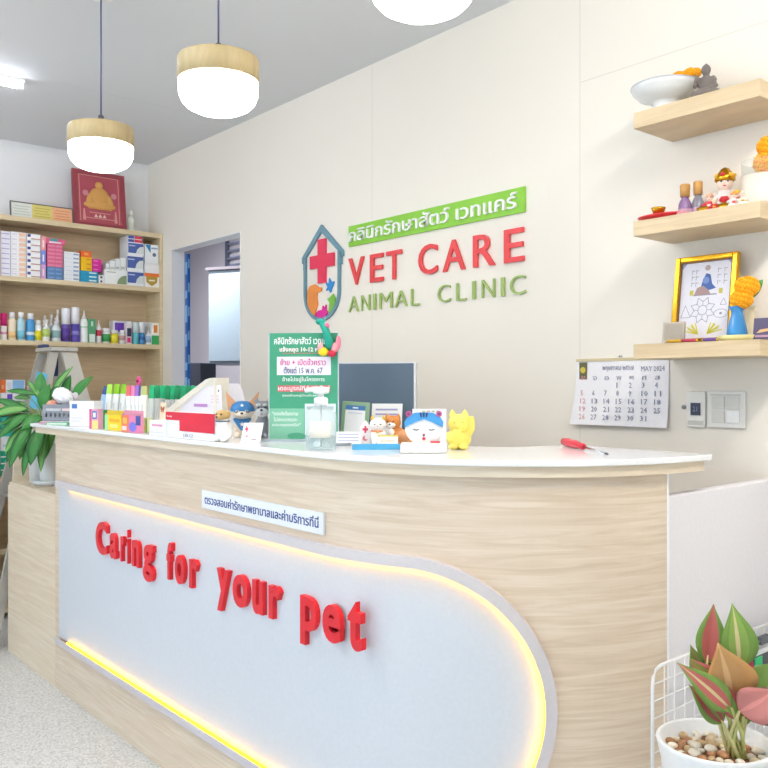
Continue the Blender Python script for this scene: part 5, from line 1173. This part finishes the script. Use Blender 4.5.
b = MB(); b.ball((-.05, -.285, .63), (.035, .02, .025), INK, 8); b.ball((-.14, -.235, .71), (.026, .015, .026), INK, 8); b.ball((.05, -.235, .71), (.026, .015, .026), INK, 8); scaled(b, s).obj('face', t)
p, m = cpos(406, 446); h = hgt(p, 430)*1.15
t = thing('resting_dog', 'brown lying animal figurine between the orange dog and the cat box', 'figurine', p, face_cam(p, .8)); b = MB(); s = h
BR = rgb('#c08355', .55); b.ball((0, .1, .45), (.62, .4, .45), BR, 16); b.ball((.35, -.1, .5), (.3, .3, .35), BR, 14); b.ball((-.5, -.1, .18), (.25, .16, .16), BR); b.ball((.35, -.3, .2), (.25, .2, .18), BR); scaled(b, s).obj('body', t, remesh=.003)
b = MB()
for x in (.2, .5): b.lathe([(0, .2), (.06, .08), (.09, 0), (0, 0)], rgb('#a96c44', .5), c=(x, -.05, .78), n=8)
b.ball((.35, -.40, .5), (.06, .04, .05), INK, 8); scaled(b, s).obj('ears', t)
def mk4(b, w2, h): b.rect(-w2, w2, h*.85, h, 0, rgb('#d2c060', .5)); b.rect(-w2*.7, w2*.7, h*.35, h*.6, 0, rgb('#d6d2c2', .5))
placard('name_card', 'small cream card with gold top edge before the orange dog', 387.5, 446.8, 20.5, 434.8, mk4, f=.9)
p0, p1 = at(353, 450, Z=ZT), at(400, 449.5, Z=ZT)
t = thing('pen_tray', 'flat sky blue pen tray lying in front of the small figurines', 'tray', (p0.x, p0.y, ZC), math.atan2(p1.y-p0.y, p1.x-p0.x)); L = (p1-p0).length
b = MB(); cb = rgb('#52aede', .4); b.bb(0, L, 0, .03, 0, .004, cb); b.bb(0, L, 0, .003, .004, .014, cb); b.bb(0, L, .027, .03, .004, .014, cb); b.bb(0, .003, .003, .027, .004, .014, cb); b.bb(L-.003, L, .003, .027, .004, .014, cb); b.obj('tray', t)
p0, p1 = at(334, 446.5, Z=ZT), at(353, 446, Z=ZT); L = (p1-p0).length
t = thing('ballpoint_pen', 'grey ballpoint pen lying left of the blue pen tray', 'pen', (p0.x, p0.y, ZC+.0052), math.atan2(p1.y-p0.y, p1.x-p0.x)); b = MB(); b.cyl((0, 0, 0), (L*.85, 0, 0), .005, rgb('#9aa2ac', .35), 10); b.cyl((L*.85, 0, 0), (L, 0, -.001), .0045, CHROME, 10, r1=.0015); b.obj('barrel', t)
# cat faced card box
p, m = cpos(424, 453); h = hgt(p, 409); w2 = 21.5*m; hB = 10*m
t = thing('cat_card_holder', 'white card holder with a blue haired cat face, right of the figurines', 'card holder', p, face_cam(p, .96))
b = MB(); b.bb(-w2*1.08, w2*1.04, -.022, .03, 0, hB, WH, bev=.004); b.obj('base', t)
b = MB(); b.bb(-w2*.55, w2*1.04, .012, .018, hB*.9, h, rgb('#f3f2f4', .5)); 
for k in range(4): b.rect(-w2*.1+k*w2*.22, w2*.06+k*w2*.22, h*.93, h*.96, .012, (rgb('#a6c46c', .5), rgb('#d8a0b4', .5))[k % 2])
b.obj('back_card', t)
zc = hB+(h-hB)*.42; rx = w2*.88; rz = (h-hB)*.48
b = MB(); b.ball((0, 0, zc), (rx, .014, rz), WH, 28); b.obj('face', t)
b = MB(); hb_ = rgb('#4a9bd8', .4)
for sx in (-1, 1): b.prism([(0, zc+rz*1.02), (0, zc+rz*.60), (sx*rx*.45, zc+rz*.42), (sx*rx*1.0, zc+rz*.10), (sx*rx*1.02, zc+rz*.42), (sx*rx*.86, zc+rz*.72), (sx*rx*.5, zc+rz*.98)], -.0165, -.004, hb_)
b.obj('hair', t)
b = MB()
for k in (-1, 0, 1): b.prism([(k*rx*.17-.0025, zc+rz*1.0), (k*rx*.17+.0025, zc+rz*1.0), (k*rx*.14+.0015, zc+rz*.72), (k*rx*.14-.0015, zc+rz*.72)], -.0175, -.0166, rgb('#2c3a6c', .5))
b.obj('hair_stripes', t)
b = MB()
for sx in (-1, 1): b.disc(sx*rx*.80, zc+rz*.92, rx*.15, -.010, rgb('#c45a8c', .5), t=.01); b.disc(sx*rx*.80, zc+rz*.92, rx*.07, -.0202, rgb('#7a3c78', .5))
b.obj('ears', t)
b = MB(); b.line([(-rx*.56, zc-rz*.02), (-rx*.40, zc-rz*.08), (-rx*.26, zc-rz*.04)], .0022, -.0145, INK, .001); b.line([(rx*.56, zc-rz*.02), (rx*.40, zc-rz*.08), (rx*.26, zc-rz*.04)], .0022, -.0145, INK, .001)
b.disc(0, zc-rz*.38, .003, -.0135, INK); b.disc(0, zc-rz*.60, .0045, -.0125, rgb('#d84a5c', .5)); b.prism([(-.003, zc-rz*.3), (.003, zc-rz*.3), (0, zc-rz*.38)], -.0145, -.0135, rgb('#d84a5c', .5)); b.obj('features', t)
b = MB(); b.rect(rx*.35, rx*.85, hB, hB+.006, -.013, rgb('#d85a62', .5), .002); b.obj('ribbon', t)
# yellow lucky cat
p, m = cpos(459, 449.3); h = hgt(p, 408); s = h; YC = rgb('#f3e16c', .45)
t = thing('lucky_cat', 'plain yellow lucky cat figurine with raised paw, rightmost figurine on the counter', 'figurine', p, face_cam(p, .9))
b = MB(); b.ball((0, .02, .26), (.30, .24, .27), YC, 20); b.ball((-.13, -.18, .07), (.12, .1, .075), YC); b.ball((.13, -.18, .07), (.12, .1, .075), YC); b.ball((0, 0, .62), (.27, .22, .23), YC, 20); b.ball((-.05, -.2, .30), (.17, .07, .18), YC, 14)
for x in (-.16, .14): b.lathe([(0, .2), (.06, .11), (.105, 0), (0, 0)], YC, c=(x, 0, .79), n=12)
b.tube([(.24, -.06, .36), (.31, -.08, .5), (.305, -.1, .72), (.29, -.12, .80)], [.08, .085, .085, .07], YC, 12); b.tube([(-.24, -.06, .38), (-.28, -.16, .28), (-.18, -.22, .2)], [.08, .08, .07], YC, 10); b.ball((0, -.2, .57), (.1, .06, .07), YC); scaled(b, s).obj('body', t, remesh=.003)
b = MB(); YD = rgb('#d9c24e', .5); b.tube([(.2*math.cos(k/18*2*PI), .0+.18*math.sin(k/18*2*PI), .43) for k in range(18)], .018, YD, 6, closed=True)
for x in (-.1, .1): b.ball((x, -.208, .66), (.03, .012, .012), YD, 8)
scaled(b, s).obj('details', t)
# screwdriver
p0, p1 = at(563.5, 446, Z=ZT), at(608, 456, Z=ZT); L = (p1-p0).length
t = thing('screwdriver', 'red handled screwdriver lying near the right end of the counter', 'screwdriver', (p0.x, p0.y, ZC+.0128), math.atan2(p1.y-p0.y, p1.x-p0.x))
RH = rgb('#e2384a', .25); Lh = L*.48; b = MB(); Vp = []
b.tube([(0, 0, 0), (.004, 0, 0), (Lh*.2, 0, 0), (Lh*.7, 0, -.001), (Lh*.85, 0, -.002), (Lh, 0, -.003)], [.008, .011, .0125, .0115, .008, .009], RH, 10); b.obj('handle', t)
b = MB(); b.cyl((Lh, 0, -.003), (L*.94, 0, -.008), .0032, CHROME, 10); b.tube([(L*.94, 0, -.008), (L*.97, 0, -.0083), (L, 0, -.0086)], [.0032, .004, .0018], rgb('#5c6068', .3, .8), 8); b.obj('shaft', t)
# monitor behind the counter
pm = Vector((-2.40, 1.93, .7455)); t = thing('computer_monitor', 'dark grey back of a computer monitor standing behind the counter', 'monitor', pm, math.radians(34))
MN = rgb('#5b6c7e', .4); hm = 1.428-pm.z; b = MB(); b.bb(-.245, .205, -.012, .010, hm-.325, hm, MN, bev=.003); b.obj('panel', t)
b = MB(); b.bb(.2052, .212, -.012, .014, hm-.325, hm, rgb('#e6e8ea', .4)); b.bb(-.245, .212, .0105, .014, hm-.325, hm+.004, rgb('#e6e8ea', .4)); b.obj('bezel', t)
b = MB(); b.bb(-.03, .03, -.03, -.0125, .012, hm-.27, MN); b.bb(-.12, .12, -.12, .08, 0, .012, MN, bev=.004); b.obj('stand', t)

# ------------------------------------------------------------------ potted lily on the side cabinet
ZL = .8605
pl = Vector((-4.235, 1.452, ZL))
LG1, LG2 = rgb('#246428', .35), rgb('#3c863a', .35); LG3 = rgb('#79ae5c', .4)
t = thing('potted_lily', 'leafy green peace lily in a white pot at the left end of the counter', 'potted plant', pl, 0)
PW = rgb('#eef1f0', .3)
b = MB(); b.lathe([(0, .012), (.036, .012), (.042, .03), (.050, .19), (.054, .195), (.054, .205), (.048, .205), (.044, .17), (0, .168)], PW, n=28); b.obj('pot', t)
b = MB(); b.lathe([(0, 0), (.062, 0), (.076, .012), (.078, .026), (.072, .026), (.060, .0115), (0, .0115)], rgb('#e2e8ea', .3), n=28); b.obj('saucer', t)
b = MB(); b.lathe([(0, .1685), (.043, .172), (.03, .180), (0, .182)], rgb('#6a4e3a', .8), n=20); b.obj('soil', t)
bf, bs = MB(), MB(); cr, cb_ = Vector((.649, .761, 0)), Vector((-.761, .649, 0)); up = Vector((0, 0, 1))
m_ = 4.16/F; o0 = Vector((0, 0, .19))
def L_at(u, v, d): return cr*((u-45)*m_)+cb_*d+up*(.86+.0-ZL+(485-v)*m_)
random.seed(21)
lv = [((28, 412), (-4, 399), .045, -.05, 0), ((30, 408), (-6, 416), .05, -.10, 1), ((33, 395), (2, 391), .03, .0, 0), ((36, 398), (33, 372), .06, .05, 2), ((46, 398), (68, 366), .035, .02, 1),
      ((58, 400), (62, 375), .05, .06, 0), ((66, 400), (86, 376), .05, .05, 2), ((38, 410), (46, 384), .06, .0, 2), ((26, 420), (6, 436), .055, -.12, 0), ((30, 424), (10, 452), .05, -.10, 1),
      ((36, 422), (18, 466), .06, -.14, 0), ((48, 424), (39, 463), .075, -.15, 0), ((55, 428), (48, 458), .055, -.09, 1), ((36, 416), (3, 424), .05, -.08, 0), ((24, 404), (4, 408), .04, -.02, 1), ((33, 428), (26, 458), .05, -.12, 1), ((44, 416), (28, 428), .06, -.12, 2), ((40, 404), (20, 380), .035, .04, 1), ((26, 398), (8, 398), .03, .02, 1), ((24, 410), (-2, 412), .035, -.06, 0), ((50, 424), (46, 470), .05, -.11, 1), ((30, 414), (14, 430), .045, -.12, 2), ((44, 402), (56, 385), .04, .0, 0), ((40, 430), (30, 474), .045, -.13, 0), ((22, 426), (8, 462), .04, -.06, 0)]
for (ua, va), (ub, vb), wd, d, k in lv:
    a_ = L_at(ua, va, d*.6); e_ = L_at(ub, vb, d)
    c1, c2 = ((LG1, LG2), (LG2, LG3), (LG2, LG2))[k]
    bf.leaf(a_, e_, wd, (.75, -.6, .45), c1, c2, bow=.10, fold=.18, tipw=.85)
    mid = (o0+a_)/2+up*.06; bs.tube([o0+Vector((random.uniform(-.02, .02), random.uniform(-.02, .02), -.012)), mid, a_], [.004, .0035, .002], rgb('#7da858', .5), 6)
bf.obj('foliage', t, solid=.0008); bs.obj('stems', t)
b = MB(); b.lathe([(0, 0), (.042, 0), (.048, .16), (.052, .165), (.052, .175), (.046, .175), (.042, .15), (0, .148)], PW, n=28)
tag(b.obj('flower_pot', None, (-4.385, 1.452, ZL)), 'second white plant pot left of the lily pot', 'pot')

# ------------------------------------------------------------------ wire rack, planter and red aglaonema at the right
RX = -1.105; yr0 = ratio(652.5)*-1; yr0 = RX/ratio(652.5); yr1 = YW-.01
zr = at(652.5, 668.5, X=RX).z; WW = rgb('#eeeeee', .35)
t = thing('wire_rack', 'white wire grid panel standing against the white partition', 'wire rack', (RX, 0, 0))
b = MB(); rr = .006
b.tube([(0, yr0, .001), (0, yr0, zr-.045), (0, yr0+.003, zr-.022), (0, yr0+.015, zr-.006), (0, yr0+.035, zr), (0, yr1, zr), (0, yr1, .001)], .0042, WW, 8); b.obj('frame', t)
b = MB()
z = .04
while z < zr-.02: b.cyl((0, yr0, z), (0, yr1, z), .0017, WW, 6); z += .0405
y = yr0+.045
while y < yr1-.01: b.cyl((.0035, y, .01), (.0035, y, zr), .0017, WW, 6); y += .0455
b.obj('wire_grid', t)
yg = (RX+.03)/ratio(757)
t = thing('label_rail', 'dark grey rail with a green tag clipped to the wire rack', 'label rail', (RX+.012, yg-.16, .605)); 
MB().bb(0, .018, 0, .40, -.022, .022, rgb('#484a50', .4), bev=.002).obj('rail', t)
b = MB(); b.bb(.0185, .021, .145, .185, -.028, .02, rgb('#1fc078', .4)); b.obj('tag', t)
MB().bb(.0, .016, .05, .40, .0225, .035, rgb('#dcdde0', .4)).obj('holder', t)
b = MB(); b.tube([(.01, .06, .036), (.01, .07, .056), (.01, .36, .056), (.01, .38, .036)], .003, rgb('#6a6d74', .3), 6); b.bb(.004, .016, .19, .24, .045, .066, rgb('#5d6068', .4)); b.obj('clip', t)
# planter
PC = Vector((-.914, 1.70, 0)); PR, PH = .119, .60
t = thing('aglaonema_planter', 'red and green leaved plant in a tall white planter at the right', 'potted plant', PC)
b = MB(); b.lathe([(0, 0), (.085, 0), (.09, .01), (.108, PH-.05), (.117, PH-.012), (PR, PH-.004), (PR-.004, PH), (PR-.010, PH-.003), (PR-.016, PH-.03), (0, PH-.035)], rgb('#eceded', .3), n=48); b.obj('planter', t)
b = MB(); b.lathe([(PR-.0165, PH-.034), (.09, PH-.030), (.05, PH-.026), (0, PH-.024)], rgb('#8a5a40', .9), n=32); b.obj('soil', t)
base = at(736, 757, Z=PH-.025)-PC
mP = dep(PC+base)/F
def A_at(u, v, d): return base+cr*((u-736)*mP)+cb_*d+up*((757-v)*mP)
GRN_, OLV, SAL, HOT, TANL, PKG = rgb('#6f9140', .4), rgb('#8b8a48', .4), rgb('#c9807a', .4), rgb('#cf4460', .4), rgb('#b98a52', .4), rgb('#b8605a', .4)
CRM_, DOL = rgb('#cdbf8e', .4), rgb('#6c5c44', .45)
lv = [((711, 668), (721, 609), 27, .04, GRN_, PKG, .0, PKG), ((742, 672), (736, 606), 33, .02, GRN_, rgb('#86a44c', .4), .04, CRM_), ((729, 702), (714, 640), 48, -.02, TANL, rgb('#b78c58', .4), .06, rgb('#cfa878', .4)),
      ((749, 692), (745, 634), 17, .03, HOT, HOT, .0, HOT), ((733, 706), (764, 681), 34, -.05, SAL, SAL, .12, rgb('#dc9088', .4)), ((727, 706), (670, 656), 24, -.04, GRN_, PKG, .08, CRM_),
      ((722, 722), (687, 683), 22, -.01, GRN_, rgb('#a24c4a', .4), .05, GRN_), ((742, 716), (778, 684), 34, -.01, DOL, rgb('#a05f5c', .4), .10, rgb('#c88a80', .4)), ((708, 690), (699, 652), 17, .05, GRN_, OLV, .05, OLV),
      ((752, 694), (776, 668), 26, .03, GRN_, GRN_, .06, GRN_), ((734, 716), (704, 668), 18, -.03, rgb('#a24c4a', .4), GRN_, .05, CRM_), ((742, 730), (752, 694), 16, .02, GRN_, OLV, .0, OLV), ((716, 690), (694, 662), 20, .02, PKG, OLV, .05, OLV), ((724, 700), (708, 662), 24, .03, DOL, OLV, .04, OLV)]
random.seed(4)
bs = MB()
for (ua, va), (ub, vb), wd, d, c1, c2, bow, rib in lv:
    a_, e_ = A_at(ua, va, d*.6), A_at(ub, vb, d)
    b = MB(); b.leaf(a_, e_, wd*mP*1.15, (.72, -.62, .25), c1, c2, bow=bow, fold=.16, tipw=.74, rib=rib, n=12, pw=1.15); b.obj('leaf', t, solid=.0008)
    r0 = base+Vector((random.uniform(-.018, .018), random.uniform(-.012, .012), 0))
    bs.tube([r0, (r0+a_)/2+(r0-base)*.4, a_, a_*.85+e_*.15], [.0042, .0038, .003, .002], rgb('#c9c58a', .45) if random.random() < .6 else rgb('#b9bd74', .45), 7)
bs.obj('stems', t)
# pebbles
PM = [rgb('#e6dcc6', .5), rgb('#d8c6a2', .5), rgb('#c6a97e', .5), rgb('#eee6d6', .5), rgb('#b07f58', .6)]
GP_ = 'pebbles on the planter soil'
protos = []
for k, mt in enumerate(PM):
    b = MB(); b.ball((0, 0, 0), (.0128, .0104, .0068), mt, 12, jag=.05); o = b.obj('pebble', None, (0, 0, 0))
    for f in o.data.polygons: f.use_smooth = True
    protos.append(o)
used = set(); n = 0; placed = []
NM = ['cream', 'sand coloured', 'tan', 'pale ivory', 'brown']
for k in range(5000):
    r = math.sqrt(random.random())*(PR-.024); a = random.uniform(0, 2*PI); x, y = r*math.cos(a), r*math.sin(a); s = random.uniform(.75, 1.25)
    if math.hypot(x-base.x, y-base.y) < .022: continue
    if any(math.hypot(x-q[0], y-q[1]) < .0099*(s+q[2]) for q in placed): continue
    placed.append((x, y, s)); i = random.randrange(5)
    o = protos[i] if i not in used else protos[i].copy()
    if i in used: COL.objects.link(o)
    used.add(i); o.location = PC+Vector((x, y, PH-.034+.010*(1-r/PR)+.0052*s)); o.scale = (s, s, s); o.rotation_euler = (random.uniform(-.2, .2), random.uniform(-.2, .2), random.uniform(0, 6))
    tag(o, f'smooth {NM[i]} pebble lying on the soil of the white planter', 'pebble', f'{NM[i]} pebbles on the planter soil'); n += 1
    if n >= 110: break
